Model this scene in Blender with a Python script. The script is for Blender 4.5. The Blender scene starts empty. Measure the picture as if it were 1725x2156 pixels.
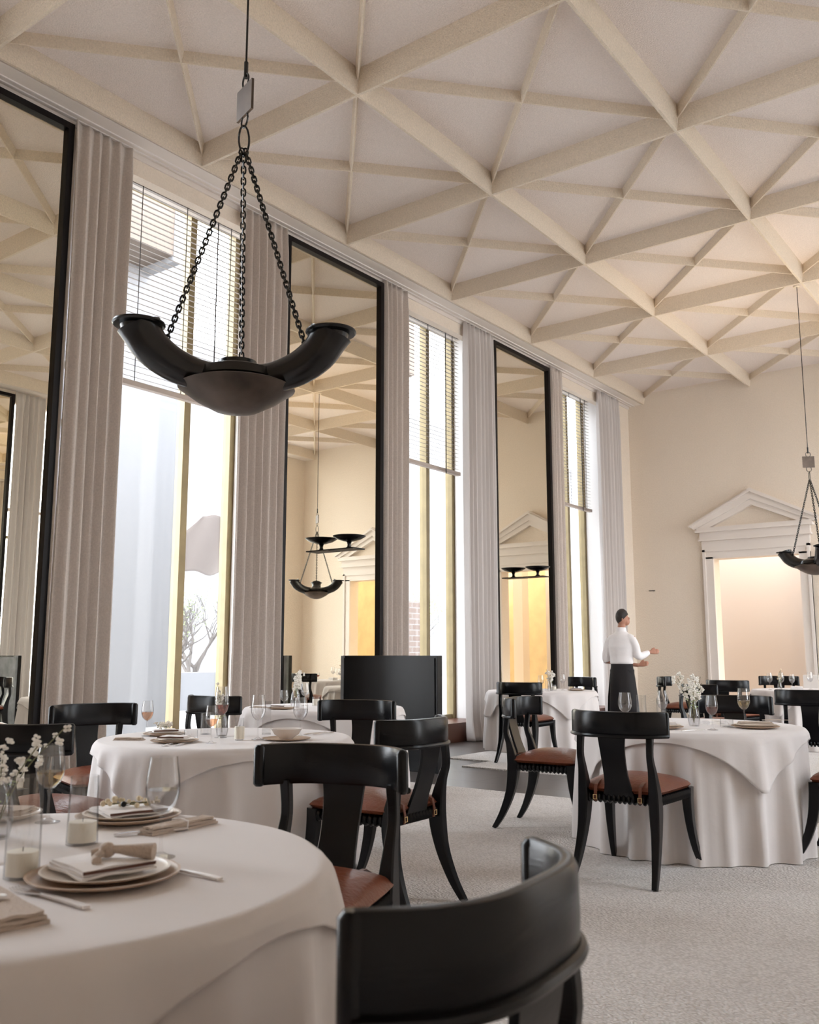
import bpy, bmesh, math, random
from mathutils import Vector, Matrix, Euler
random.seed(7)
PI = math.pi
R = math.radians
scene = bpy.context.scene
col = scene.collection

# ------------------------------------------------------------ camera, world, lights, exposure
cam_d = bpy.data.cameras.new('camera'); cam = bpy.data.objects.new('camera', cam_d); col.objects.link(cam)
cam.location = (0, 0, 1.19)
cam.rotation_euler = (R(90 + 8.77), 0, R(36.69))
cam_d.lens = 32.67; cam_d.sensor_width = 36
cam_d.clip_start = 0.05; cam_d.clip_end = 200
cam_d.dof.use_dof = True; cam_d.dof.focus_distance = 6.0; cam_d.dof.aperture_fstop = 5.6
scene.camera = cam
scene.view_settings.view_transform = 'Standard'
scene.view_settings.look = 'None'
scene.view_settings.gamma = 1.0
scene.view_settings.use_curve_mapping = False
scene.view_settings.exposure = 1.2
scene.cycles.transparent_max_bounces = 40
scene.cycles.max_bounces = 10; scene.cycles.diffuse_bounces = 7

world = bpy.data.worlds.new('world'); scene.world = world
world.use_nodes = True
wn = world.node_tree.nodes; wl = world.node_tree.links
bg = wn['Background']
tc = wn.new('ShaderNodeTexCoord'); sep = wn.new('ShaderNodeSeparateXYZ'); rmp = wn.new('ShaderNodeValToRGB')
wl.new(tc.outputs['Generated'], sep.inputs[0]); wl.new(sep.outputs['Z'], rmp.inputs[0])
rmp.color_ramp.elements[0].position = 0.0; rmp.color_ramp.elements[0].color = (0.80, 0.80, 0.82, 1)
rmp.color_ramp.elements[1].position = 0.35; rmp.color_ramp.elements[1].color = (0.88, 0.93, 1.0, 1)
wl.new(rmp.outputs[0], bg.inputs[0])
bg.inputs[1].default_value = 6.0

def area(name, loc, rot, sx, sy, power, color=(1, 1, 1), portal=False):
    d = bpy.data.lights.new(name, 'AREA'); d.shape = 'RECTANGLE'; d.size = sx; d.size_y = sy
    d.energy = power; d.color = color
    if portal: d.cycles.is_portal = True
    o = bpy.data.objects.new(name, d); col.objects.link(o); o.location = loc; o.rotation_euler = rot
    return o

BAYS = [1.365, 5.955, 10.545, 15.135]          # window bay centres along the room
for yb in BAYS:                                 # daylight portals in the window openings, both long sides
    area('window_portal', (-8.12, yb, 3.15), (0, R(-90), 0), 6.3, 2.7, 1, portal=True)
    if yb > 3: area('window_portal', (2.38, yb, 3.15), (0, R(90), 0), 6.3, 2.7, 1, portal=True)
def spot_up(loc, power, size=1.9, radius=0.05):
    d = bpy.data.lights.new('lamp_uplight', 'SPOT'); d.energy = power; d.color = (1, 0.78, 0.5)
    d.spot_size = size; d.spot_blend = 0.9; d.shadow_soft_size = radius
    o = bpy.data.objects.new('lamp_uplight', d); col.objects.link(o); o.location = loc
    o.rotation_euler = (PI, 0, 0)
    return o
bl = bpy.data.lights.new('back_room_lamp', 'POINT'); bl.energy = 90; bl.color = (1, 0.84, 0.6); bl.shadow_soft_size = 0.3
o = bpy.data.objects.new('back_room_lamp', bl); col.objects.link(o); o.location = (-1.6, 20.0, 3.9)
area('back_hall_fill', (-5.2, 17.62, 4.2), (R(62), 0, 0), 3.2, 1.2, 36, (1, 0.94, 0.91))  # unseen fill light added above the doorway, brightens the white partition evenly

# ------------------------------------------------------------ materials
MATS = {}
def mat(name, color, rough=0.5, metal=0.0, spec=0.5, bump=0.0, bscale=50.0, var=0.0, vscale=5.0, coat=0.0,
        bdetail=3.0, sheen=0.0, stretch=None, trans=0.0):
    m = bpy.data.materials.new(name); m.use_nodes = True
    nt = m.node_tree; b = nt.nodes['Principled BSDF']
    b.inputs['Base Color'].default_value = (*color, 1)
    b.inputs['Roughness'].default_value = rough; b.inputs['Metallic'].default_value = metal
    b.inputs['Specular IOR Level'].default_value = spec
    b.inputs['Coat Weight'].default_value = coat; b.inputs['Coat Roughness'].default_value = 0.15
    if sheen: b.inputs['Sheen Weight'].default_value = sheen
    if trans: b.inputs['Transmission Weight'].default_value = trans
    if bump or var:
        t = nt.nodes.new('ShaderNodeTexCoord'); mp = nt.nodes.new('ShaderNodeMapping')
        if stretch: mp.inputs['Scale'].default_value = stretch
        nt.links.new(t.outputs['Object'], mp.inputs[0])
    if var:
        n = nt.nodes.new('ShaderNodeTexNoise'); n.inputs['Scale'].default_value = vscale; n.inputs['Detail'].default_value = 5
        nt.links.new(mp.outputs[0], n.inputs['Vector'])
        r = nt.nodes.new('ShaderNodeValToRGB')
        r.color_ramp.elements[0].position = 0.3; r.color_ramp.elements[1].position = 0.7
        r.color_ramp.elements[0].color = (*[max(0, c * (1 - var)) for c in color], 1)
        r.color_ramp.elements[1].color = (*[min(1, c * (1 + var)) for c in color], 1)
        nt.links.new(n.outputs['Fac'], r.inputs[0]); nt.links.new(r.outputs[0], b.inputs['Base Color'])
    if bump:
        n = nt.nodes.new('ShaderNodeTexNoise'); n.inputs['Scale'].default_value = bscale; n.inputs['Detail'].default_value = bdetail
        nt.links.new(mp.outputs[0], n.inputs['Vector'])
        bp = nt.nodes.new('ShaderNodeBump'); bp.inputs['Strength'].default_value = bump; bp.inputs['Distance'].default_value = 0.01
        nt.links.new(n.outputs['Fac'], bp.inputs['Height']); nt.links.new(bp.outputs[0], b.inputs['Normal'])
    MATS[name] = m
    return m
M_WALL = mat('wall_plaster', (0.79, 0.70, 0.595), 0.9, bump=0.7, bscale=60, var=0.04, vscale=50)
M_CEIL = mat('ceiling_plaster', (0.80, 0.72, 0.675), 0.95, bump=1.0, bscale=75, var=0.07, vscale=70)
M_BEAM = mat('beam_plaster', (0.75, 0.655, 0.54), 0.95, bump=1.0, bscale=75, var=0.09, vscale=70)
M_TRIM = mat('white_trim', (0.76, 0.70, 0.65), 0.7, bump=0.1, bscale=60)
M_WHITE = mat('white_paint', (0.80, 0.76, 0.73), 0.7)
M_WARM = mat('ochre_panel', (0.72, 0.635, 0.46), 0.6, var=0.1, vscale=3)
M_REVEAL = mat('reveal_white', (0.85, 0.83, 0.82), 0.8)
M_BLACK = mat('ebonised_wood', (0.0035, 0.0035, 0.0045), 0.27, spec=0.28, bump=0.05, bscale=30, stretch=(1, 1, 8))
M_BLACKM = mat('black_metal', (0.004, 0.004, 0.0045), 0.27, metal=0.0, spec=0.5, var=0.3, vscale=8)
M_BRONZE = mat('dark_bronze', (0.10, 0.078, 0.065), 0.42, metal=0.85, var=0.5, vscale=5)
M_FRAME = mat('black_frame', (0.007, 0.005, 0.005), 0.45, spec=0.18)
M_LEATHER = mat('tan_leather', (0.17, 0.048, 0.023), 0.33, spec=0.5, bump=0.25, bscale=60, var=0.18, vscale=7)
M_STRAP = mat('strap_leather', (0.13, 0.04, 0.02), 0.35)
M_GOLD = mat('brass', (0.26, 0.20, 0.10), 0.45, metal=0.2, spec=0.5, var=0.1, vscale=6)
M_BUCKLE = mat('buckle_brass', (0.75, 0.6, 0.35), 0.2, metal=1.0)
M_CLOTH = mat('white_linen', (0.68, 0.635, 0.62), 0.85, bump=0.12, bscale=14, sheen=0.2)
M_NAP = mat('napkin_white', (0.82, 0.79, 0.78), 0.85, bump=0.2, bscale=60)
M_NAPB = mat('napkin_beige', (0.52, 0.43, 0.36), 0.9, bump=0.4, bscale=160)
M_PLATEB = mat('plate_sand', (0.50, 0.37, 0.27), 0.45, var=0.08)
M_PLATEW = mat('plate_cream', (0.70, 0.62, 0.54), 0.35)
M_BOWL = mat('bowl_porcelain', (0.75, 0.70, 0.66), 0.25)
M_SILVER = mat('silver', (0.75, 0.73, 0.72), 0.22, metal=1.0)
M_IVORY = mat('ivory_handle', (0.78, 0.74, 0.72), 0.25)
M_WAX = mat('candle_wax', (0.82, 0.77, 0.66), 0.5)
M_CURT = mat('curtain_wool', (0.62, 0.55, 0.50), 0.95, bump=0.5, bscale=260, var=0.08, vscale=60, sheen=0.2)
M_CURTW = mat('curtain_linen', (0.62, 0.58, 0.56), 0.9, bump=0.3, bscale=200)
M_BLIND = mat('blind_slat', (0.36, 0.32, 0.29), 0.6)
M_BLINDR = mat('blind_rail', (0.42, 0.35, 0.30), 0.6, bump=0.3, bscale=40, stretch=(1, 0.1, 6))
M_CORD = mat('cord_dark', (0.06, 0.05, 0.045), 0.7)
M_PLINTH = mat('brown_plinth', (0.10, 0.035, 0.02), 0.35)
M_STONE = mat('grey_stone', (0.20, 0.21, 0.23), 0.5, var=0.35, vscale=6)
M_SKIN = mat('skin', (0.42, 0.20, 0.13), 0.55)
M_HAIR = mat('hair', (0.018, 0.011, 0.009), 0.6, bump=0.5, bscale=120)
M_SHIRT = mat('shirt_white', (0.80, 0.77, 0.77), 0.85, bump=0.5, bscale=9)
M_APRON = mat('apron_black', (0.008, 0.006, 0.007), 0.8)
M_TREE = mat('bark', (0.10, 0.085, 0.075), 0.9)
M_LEAF = mat('pale_leaf', (0.25, 0.32, 0.14), 0.8)
M_FLOWER = mat('petal_white', (0.85, 0.82, 0.76), 0.7)
M_FLOWERC = mat('petal_cream', (0.72, 0.62, 0.45), 0.7)
M_STEM = mat('stem_green', (0.16, 0.15, 0.07), 0.7)
M_CANOPY = mat('canopy_cloth', (0.20, 0.165, 0.15), 0.9)
M_EXTW = mat('outside_render', (0.20, 0.20, 0.21), 0.9)
M_SOFF = mat('timber_soffit', (0.13, 0.10, 0.08), 0.8, bump=0.5, bscale=12, stretch=(1, 1, 10))
M_GROUND = mat('outside_paving', (0.35, 0.34, 0.33), 0.9)
M_GAP = mat('dark_mortar', (0.05, 0.04, 0.035), 0.8)

def brick_mat(name, c1, c2, mortar, scale, bw, rh, ms, rough, axes=(0, 1)):
    m = bpy.data.materials.new(name); m.use_nodes = True; nt = m.node_tree; b = nt.nodes['Principled BSDF']
    t = nt.nodes.new('ShaderNodeTexCoord'); s = nt.nodes.new('ShaderNodeSeparateXYZ'); c = nt.nodes.new('ShaderNodeCombineXYZ')
    nt.links.new(t.outputs['Object'], s.inputs[0])
    nt.links.new(s.outputs[axes[0]], c.inputs[0]); nt.links.new(s.outputs[axes[1]], c.inputs[1])
    br = nt.nodes.new('ShaderNodeTexBrick'); br.inputs['Scale'].default_value = scale
    br.inputs['Brick Width'].default_value = bw; br.inputs['Row Height'].default_value = rh; br.inputs['Mortar Size'].default_value = ms
    br.inputs['Color1'].default_value = (*c1, 1); br.inputs['Color2'].default_value = (*c2, 1); br.inputs['Mortar'].default_value = (*mortar, 1)
    nt.links.new(c.outputs[0], br.inputs['Vector']); nt.links.new(br.outputs['Color'], b.inputs['Base Color'])
    b.inputs['Roughness'].default_value = rough
    bp = nt.nodes.new('ShaderNodeBump'); bp.inputs['Strength'].default_value = 0.3; bp.inputs['Distance'].default_value = 0.004; bp.invert = True
    nt.links.new(br.outputs['Fac'], bp.inputs['Height']); nt.links.new(bp.outputs[0], b.inputs['Normal'])
    return m
M_FLOOR = brick_mat('dark_tile', (0.060, 0.048, 0.042), (0.078, 0.064, 0.056), (0.02, 0.016, 0.014), 1.0, 1.1, 0.55, 0.006, 0.30)
M_BRICK = brick_mat('pale_brick', (0.11, 0.075, 0.06), (0.13, 0.095, 0.08), (0.16, 0.145, 0.135), 1.0, 0.42, 0.14, 0.015, 0.9, axes=(1, 2))

def carpet_mat():
    m = bpy.data.materials.new('loop_carpet'); m.use_nodes = True; nt = m.node_tree; b = nt.nodes['Principled BSDF']
    t = nt.nodes.new('ShaderNodeTexCoord'); mp = nt.nodes.new('ShaderNodeMapping')
    mp.inputs['Rotation'].default_value = (0, 0, R(28)); mp.inputs['Scale'].default_value = (1.0, 1.5, 1.0)
    nt.links.new(t.outputs['Object'], mp.inputs[0])
    v = nt.nodes.new('ShaderNodeTexVoronoi'); v.inputs['Scale'].default_value = 66; v.inputs['Randomness'].default_value = 0.75
    nt.links.new(mp.outputs[0], v.inputs['Vector'])
    n = nt.nodes.new('ShaderNodeTexNoise'); n.inputs['Scale'].default_value = 2.2; n.inputs['Detail'].default_value = 6
    nt.links.new(mp.outputs[0], n.inputs['Vector'])
    r = nt.nodes.new('ShaderNodeValToRGB')
    r.color_ramp.elements[0].position = 0.0; r.color_ramp.elements[0].color = (0.92, 0.885, 0.865, 1)
    r.color_ramp.elements[1].position = 0.75; r.color_ramp.elements[1].color = (0.60, 0.565, 0.54, 1)
    nt.links.new(v.outputs['Distance'], r.inputs[0])
    mx = nt.nodes.new('ShaderNodeMix'); mx.data_type = 'RGBA'; mx.blend_type = 'MULTIPLY'; mx.inputs[0].default_value = 0.5
    r2 = nt.nodes.new('ShaderNodeValToRGB'); r2.color_ramp.elements[0].position = 0.35; r2.color_ramp.elements[0].color = (0.84, 0.82, 0.81, 1)
    r2.color_ramp.elements[1].position = 0.65
    nt.links.new(n.outputs['Fac'], r2.inputs[0])
    nt.links.new(r.outputs[0], mx.inputs['A']); nt.links.new(r2.outputs[0], mx.inputs['B'])
    nt.links.new(mx.outputs['Result'], b.inputs['Base Color'])
    b.inputs['Roughness'].default_value = 1.0
    bp = nt.nodes.new('ShaderNodeBump'); bp.inputs['Strength'].default_value = 0.9; bp.inputs['Distance'].default_value = 0.012; bp.invert = True
    nt.links.new(v.outputs['Distance'], bp.inputs['Height']); nt.links.new(bp.outputs[0], b.inputs['Normal'])
    return m
M_RUG = carpet_mat()

def glass_mat(name, tint=(1, 1, 1), edge=0.35, ior=1.45, gl=1.0):
    m = bpy.data.materials.new(name); m.use_nodes = True; nt = m.node_tree
    for n in list(nt.nodes): nt.nodes.remove(n)
    out = nt.nodes.new('ShaderNodeOutputMaterial'); mix = nt.nodes.new('ShaderNodeMixShader')
    tr = nt.nodes.new('ShaderNodeBsdfTransparent'); g = nt.nodes.new('ShaderNodeBsdfGlossy'); g.inputs['Roughness'].default_value = 0.02
    lw = nt.nodes.new('ShaderNodeLayerWeight'); lw.inputs['Blend'].default_value = 0.4
    r = nt.nodes.new('ShaderNodeValToRGB')
    r.color_ramp.elements[0].position = 0.5; r.color_ramp.elements[0].color = (*tint, 1)
    r.color_ramp.elements[1].position = 1.0; r.color_ramp.elements[1].color = (*[c * edge for c in tint], 1)
    nt.links.new(lw.outputs['Facing'], r.inputs[0]); nt.links.new(r.outputs[0], tr.inputs[0])
    mu = nt.nodes.new('ShaderNodeMath'); mu.operation = 'POWER'; mu.inputs[1].default_value = 4.0
    ma = nt.nodes.new('ShaderNodeMath'); ma.operation = 'MULTIPLY_ADD'; ma.inputs[1].default_value = 0.6 * gl; ma.inputs[2].default_value = 0.07 * gl
    nt.links.new(lw.outputs['Facing'], mu.inputs[0]); nt.links.new(mu.outputs[0], ma.inputs[0]); nt.links.new(ma.outputs[0], mix.inputs[0])
    nt.links.new(tr.outputs[0], mix.inputs[1]); nt.links.new(g.outputs[0], mix.inputs[2]); nt.links.new(mix.outputs[0], out.inputs[0])
    return m
M_GLASS = glass_mat('clear_glass', (0.985, 0.985, 0.985), 0.5)
M_PANE = glass_mat('window_glass', (0.97, 0.98, 0.98), 0.9, gl=0.6)
M_WINEW = glass_mat('white_wine', (0.86, 0.74, 0.46), 0.75, 1.33)
M_WINER = glass_mat('rose_wine', (0.82, 0.58, 0.42), 0.7, 1.33)
M_WINED = glass_mat('amber_wine', (0.62, 0.24, 0.12), 0.6, 1.33)
M_WATER = glass_mat('water', (0.88, 0.88, 0.89), 0.8, 1.33)
def mirror_mat():
    m = bpy.data.materials.new('mirror_glass'); m.use_nodes = True; nt = m.node_tree
    b = nt.nodes['Principled BSDF']; b.inputs['Base Color'].default_value = (0.93, 0.885, 0.76, 1); b.inputs['Metallic'].default_value = 1
    b.inputs['Roughness'].default_value = 0.0
    return m
M_MIRROR = mirror_mat()

# ------------------------------------------------------------ mesh builder
class MB:
    def __init__(s): s.v = []; s.f = []
    def add(s, vs, fs):
        o = len(s.v); s.v += [tuple(v) for v in vs]; s.f += [tuple(i + o for i in f) for f in fs]; return s
    def box(s, x0, x1, y0, y1, z0, z1):
        vs = [(x0, y0, z0), (x1, y0, z0), (x1, y1, z0), (x0, y1, z0), (x0, y0, z1), (x1, y0, z1), (x1, y1, z1), (x0, y1, z1)]
        return s.add(vs, [(0, 3, 2, 1), (4, 5, 6, 7), (0, 1, 5, 4), (1, 2, 6, 5), (2, 3, 7, 6), (3, 0, 4, 7)])
    def tube(s, path, rad, n=10, closed=False, cap=True):
        P = [Vector(p) for p in path]; N = len(P)
        if not isinstance(rad, (list, tuple)): rad = [rad] * N
        vs = []; prev = None
        for i in range(N):
            if closed: t = P[(i + 1) % N] - P[i - 1]
            else: t = P[min(i + 1, N - 1)] - P[max(i - 1, 0)]
            t.normalize()
            if prev is None:
                a = Vector((0, 0, 1)) if abs(t.z) < 0.9 else Vector((1, 0, 0))
                u = t.cross(a).normalized()
            else:
                u = (prev - t * prev.dot(t)).normalized()
            prev = u; w = t.cross(u)
            for k in range(n):
                a = 2 * PI * k / n
                vs.append(P[i] + (u * math.cos(a) + w * math.sin(a)) * rad[i])
        fs = []
        for i in range(N if closed else N - 1):
            j = (i + 1) % N
            for k in range(n):
                l = (k + 1) % n
                fs.append((i * n + k, i * n + l, j * n + l, j * n + k))
        if cap and not closed:
            fs.append(tuple(reversed(range(n)))); fs.append(tuple((N - 1) * n + k for k in range(n)))
        return s.add(vs, fs)
    def rsweep(s, path, w, d, side=(1, 0, 0), ch=0.25):
        """rounded-rectangle section swept on a path: w along side, d across"""
        P = [Vector(p) for p in path]; N = len(P); S = Vector(side)
        vs = []
        for i in range(N):
            t = (P[min(i + 1, N - 1)] - P[max(i - 1, 0)]).normalized()
            S2 = (S - t * S.dot(t)).normalized(); q = t.cross(S2)
            a = w[i] / 2; b = d[i] / 2; c = min(a, b) * ch * 2 * 0.5
            for (p, r) in ((a - c, b), (a, b - c), (a, -b + c), (a - c, -b), (-a + c, -b), (-a, -b + c), (-a, b - c), (-a + c, b)):
                vs.append(P[i] + S2 * p + q * r)
        n = 8; fs = []
        for i in range(N - 1):
            for k in range(n):
                l = (k + 1) % n
                fs.append((i * n + k, (i + 1) * n + k, (i + 1) * n + l, i * n + l))
        fs.append(tuple(range(n))); fs.append(tuple(reversed([(N - 1) * n + k for k in range(n)])))
        return s.add(vs, fs)
    def lathe(s, prof, n=24, c=(0, 0, 0), M=None):
        vs = []; fs = []
        for (r, z) in prof:
            for k in range(n):
                a = 2 * PI * k / n
                p = Vector((r * math.cos(a), r * math.sin(a), z))
                if M is not None: p = M @ p
                vs.append(p + Vector(c))
        for i in range(len(prof) - 1):
            for k in range(n):
                l = (k + 1) % n
                fs.append((i * n + k, i * n + l, (i + 1) * n + l, (i + 1) * n + k))
        if prof[0][0] > 1e-5: fs.append(tuple(reversed(range(n))))
        if prof[-1][0] > 1e-5: fs.append(tuple((len(prof) - 1) * n + k for k in range(n)))
        return s.add(vs, fs)
    def shell(s, prof, n=24, c=(0, 0, 0)):
        """lathe without caps: profile already goes round both faces"""
        vs = []; fs = []
        for (r, z) in prof:
            for k in range(n):
                a = 2 * PI * k / n
                vs.append((c[0] + r * math.cos(a), c[1] + r * math.sin(a), c[2] + z))
        for i in range(len(prof) - 1):
            for k in range(n):
                l = (k + 1) % n
                fs.append((i * n + k, i * n + l, (i + 1) * n + l, (i + 1) * n + k))
        return s.add(vs, fs)
    def ball(s, c, r, n=6, sq=(1, 1, 1)):
        pr = [(r * math.sin(PI * i / n) if 0 < i < n else 0.0001, -r * math.cos(PI * i / n)) for i in range(n + 1)]
        vs = []; fs = []; m = n + 2
        for (a, z) in pr:
            for k in range(m):
                t = 2 * PI * k / m
                vs.append((c[0] + a * math.cos(t) * sq[0], c[1] + a * math.sin(t) * sq[1], c[2] + z * sq[2]))
        for i in range(len(pr) - 1):
            for k in range(m):
                l = (k + 1) % m
                fs.append((i * m + k, i * m + l, (i + 1) * m + l, (i + 1) * m + k))
        return s.add(vs, fs)
    def prism(s, poly, y0, y1):
        n = len(poly)
        vs = [(x, y0, z) for x, z in poly] + [(x, y1, z) for x, z in poly]
        fs = [tuple(range(n)), tuple(reversed(range(n, 2 * n)))] + [(i, i + n, (i + 1) % n + n, (i + 1) % n) for i in range(n)]
        return s.add(vs, fs)
    def clampz(s): s.v = [(a, b, max(c, 0.0)) for a, b, c in s.v]; return s
    def mesh(s, name, m, smooth=True, angle=40):
        me = bpy.data.meshes.new(name); me.from_pydata(s.v, [], s.f); me.materials.append(m)
        bm = bmesh.new(); bm.from_mesh(me); bmesh.ops.recalc_face_normals(bm, faces=bm.faces); bm.to_mesh(me); bm.free()
        if smooth:
            me.shade_smooth()
            try: me.set_sharp_from_angle(angle=R(angle))
            except Exception: pass
        return me
    def build(s, name, m, parent=None, smooth=True, loc=None, rotz=0, bevel=0, angle=40):
        o = bpy.data.objects.new(name, s.mesh(name, m, smooth, angle)); col.objects.link(o)
        if parent: o.parent = parent
        if loc is not None: o.location = loc
        if rotz: o.rotation_euler = (0, 0, rotz)
        if bevel:
            b = o.modifiers.new('bevel', 'BEVEL'); b.width = bevel; b.segments = 2; b.limit_method = 'ANGLE'
        return o
def tag(o, label, cat, group=None):
    o['label'] = label; o['category'] = cat
    if group: o['group'] = group
    return o
def thing(name, label, cat, loc=(0, 0, 0), rotz=0, group=None):
    o = bpy.data.objects.new(name, None); col.objects.link(o); o.empty_display_size = 0.1
    o.location = loc; o.rotation_euler = (0, 0, rotz)
    return tag(o, label, cat, group)
def struct(o): o['kind'] = 'structure'; return o
def kids(o): return [c for c in list(bpy.data.objects) if c.parent == o]
def copy_tree(o, parent=None):
    c = o.copy(); col.objects.link(c)
    if parent: c.parent = parent
    for ch in kids(o): copy_tree(ch, c)
    return c
def smoothpath(pts, n=4):
    P = [Vector(p) for p in pts]; out = []
    for i in range(len(P) - 1):
        p0 = P[max(i - 1, 0)]; p1 = P[i]; p2 = P[i + 1]; p3 = P[min(i + 2, len(P) - 1)]
        for k in range(n):
            t = k / n
            out.append(0.5 * ((2 * p1) + (p2 - p0) * t + (2 * p0 - 5 * p1 + 4 * p2 - p3) * t * t + (3 * p1 - p0 - 3 * p2 + p3) * t ** 3))
    out.append(P[-1]); return out
def smoothvals(v, n=4): return [p.x for p in smoothpath([(a, 0, 0) for a in v], n)]

# ------------------------------------------------------------ the room
XL, XR, YF, YN = -7.35, 1.61, 17.24, -3.6          # inner wall faces
XM = -2.87                                          # plan symmetry axis
HB = 6.14                                           # underside of the beams
def mx(x): return 2 * XM - x
struct(MB().box(-8.1, 2.36, YN - 0.3, YF, -0.2, 0).build('floor', M_FLOOR, smooth=False))
# long walls: solid piers between the deep window openings, a lintel on the room side
for side in (0, 1):
    b = MB(); f = (lambda x: mx(x)) if side else (lambda x: x)
    def bx(x0, x1, y0, y1, z0, z1):
        a, c = sorted((f(x0), f(x1))); b.box(a, c, y0, y1, z0, z1)
    edges = [YN - 0.3] + [e for yb in BAYS if yb > 3 or not side for e in (yb - 1.33 + (1.3 if side and yb < 9 else 0), yb + 1.33)] + [YF + 0.3]  # unseen right wall: first bay closed, second half filled to dim the near table
    for i in range(0, len(edges), 2): bx(-8.1, XL, edges[i], edges[i + 1], 0, 6.6)
    for yb in (BAYS[1:] if side else BAYS):
        bx(-7.47, XL, yb - 1.33, yb + 1.33, 5.92, 6.6)
        bx(-8.1, -7.47, yb - 1.33, yb + 1.33, 6.3, 6.6)
    struct(b.build('wall_right' if side else 'wall_left', M_WALL, smooth=False))
struct(MB().box(-8.1, 2.36, YN - 0.3, YN, 0, 6.6).build('wall_near', M_WALL, smooth=False))
D1, D2 = (-5.76, -4.24), (-1.5, 0.02)
b = MB()
for x0, x1 in ((-7.35, D1[0]), (D1[1], D2[0]), (D2[1], 1.61)): b.box(x0, x1, YF, YF + 0.28, 0, 6.6)
for x0, x1 in (D1, D2): b.box(x0, x1, YF, YF + 0.28, 2.97, 6.6)
struct(b.build('wall_far', M_WALL, smooth=False))
struct(MB().box(-7.4, 1.7, YF + 0.28, 22.0, -0.2, 0).build('floor', M_WHITE, smooth=False))
struct(MB().box(-7.4, 1.7, 21.0, 21.2, 0, 5).box(1.5, 1.7, YF + 0.28, 21.0, 0, 5).build('wall_back', M_WARM, smooth=False))
struct(MB().box(-7.6, -7.4, YF + 0.28, 21, 0, 5).box(-7.4, -4.62, 19.3, 19.45, 0, 5).box(-4.62, -4.50, 18.7, 21, 0, 5).box(-3.55, -3.3, 19.3, 19.6, 0, 5).build('wall_partition', M_WHITE, smooth=False))
struct(MB().box(-7.6, 1.7, YF + 0.28, 21.2, 5, 5.1).build('ceiling', M_WHITE, smooth=False))

# coffered ceiling: panels above a square grid of deep beams, shallower diagonal ribs across every coffer
GX0, GDX, NX = -7.018, 2.0732, 4
GY0, GDY = 3.580, 2.2760
J0, J1 = -3, 6
struct(MB().box(-8.1, 2.36, YN - 0.3, YF + 0.3, HB + 0.22, HB + 0.42).build('ceiling', M_CEIL, smooth=False))
b = MB()
ZP = HB + 0.22
def beam(b, p, q, wb, wt, z0, z1):
    """tapered beam from p to q: width wb at the underside, wt at the panel"""
    p = Vector((*p, 0)); q = Vector((*q, 0)); d = (q - p).normalized(); n = Vector((-d.y, d.x, 0))
    vs = []
    for e in (p, q):
        for w, z in ((-wb, z0), (wb, z0), (wt, z1), (-wt, z1)): vs.append(e + n * w / 2 + Vector((0, 0, z)))
    b.add(vs, [(0, 1, 2, 3), (7, 6, 5, 4), (0, 4, 5, 1), (1, 5, 6, 2), (2, 6, 7, 3), (3, 7, 4, 0)])
for i in range(NX + 1): beam(b, (GX0 + i * GDX, YN), (GX0 + i * GDX, YF), 0.028, 0.10, HB, ZP)
for j in range(J0, J1): beam(b, (GX0, GY0 + j * GDY), (GX0 + NX * GDX, GY0 + j * GDY), 0.028, 0.10, HB + 0.001, ZP)
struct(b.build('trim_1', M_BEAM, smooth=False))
b = MB()
for i in range(NX):
    for j in range(J0, J1):
        xa, xb = GX0 + i * GDX, GX0 + (i + 1) * GDX; ya, yb_ = GY0 + j * GDY, GY0 + (j + 1) * GDY
        beam(b, (xa, ya), (xb, yb_), 0.014, 0.05, HB + 0.115, ZP); beam(b, (xb, ya), (xa, yb_), 0.014, 0.05, HB + 0.116, ZP)
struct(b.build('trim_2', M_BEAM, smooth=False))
b = MB()   # flat plaster borders between the outer beams and the walls
b.box(XL - 0.6, GX0 - 0.03, YN, YF, HB, ZP + 0.05); b.box(GX0 + NX * GDX + 0.03, XR + 0.6, YN, YF, HB, ZP + 0.05)
b.box(-7.36, -7.33, YN, YF, 6.085, HB)
struct(b.build('trim_3', M_TRIM, smooth=False))
b = MB()   # fine double track line of the curtains
b.box(-7.22, -7.205, YN, YF, HB - 0.012, HB); b.box(-7.29, -7.275, YN, YF, HB - 0.012, HB)
struct(b.build('trim_4', M_WHITE, smooth=False))

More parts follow.
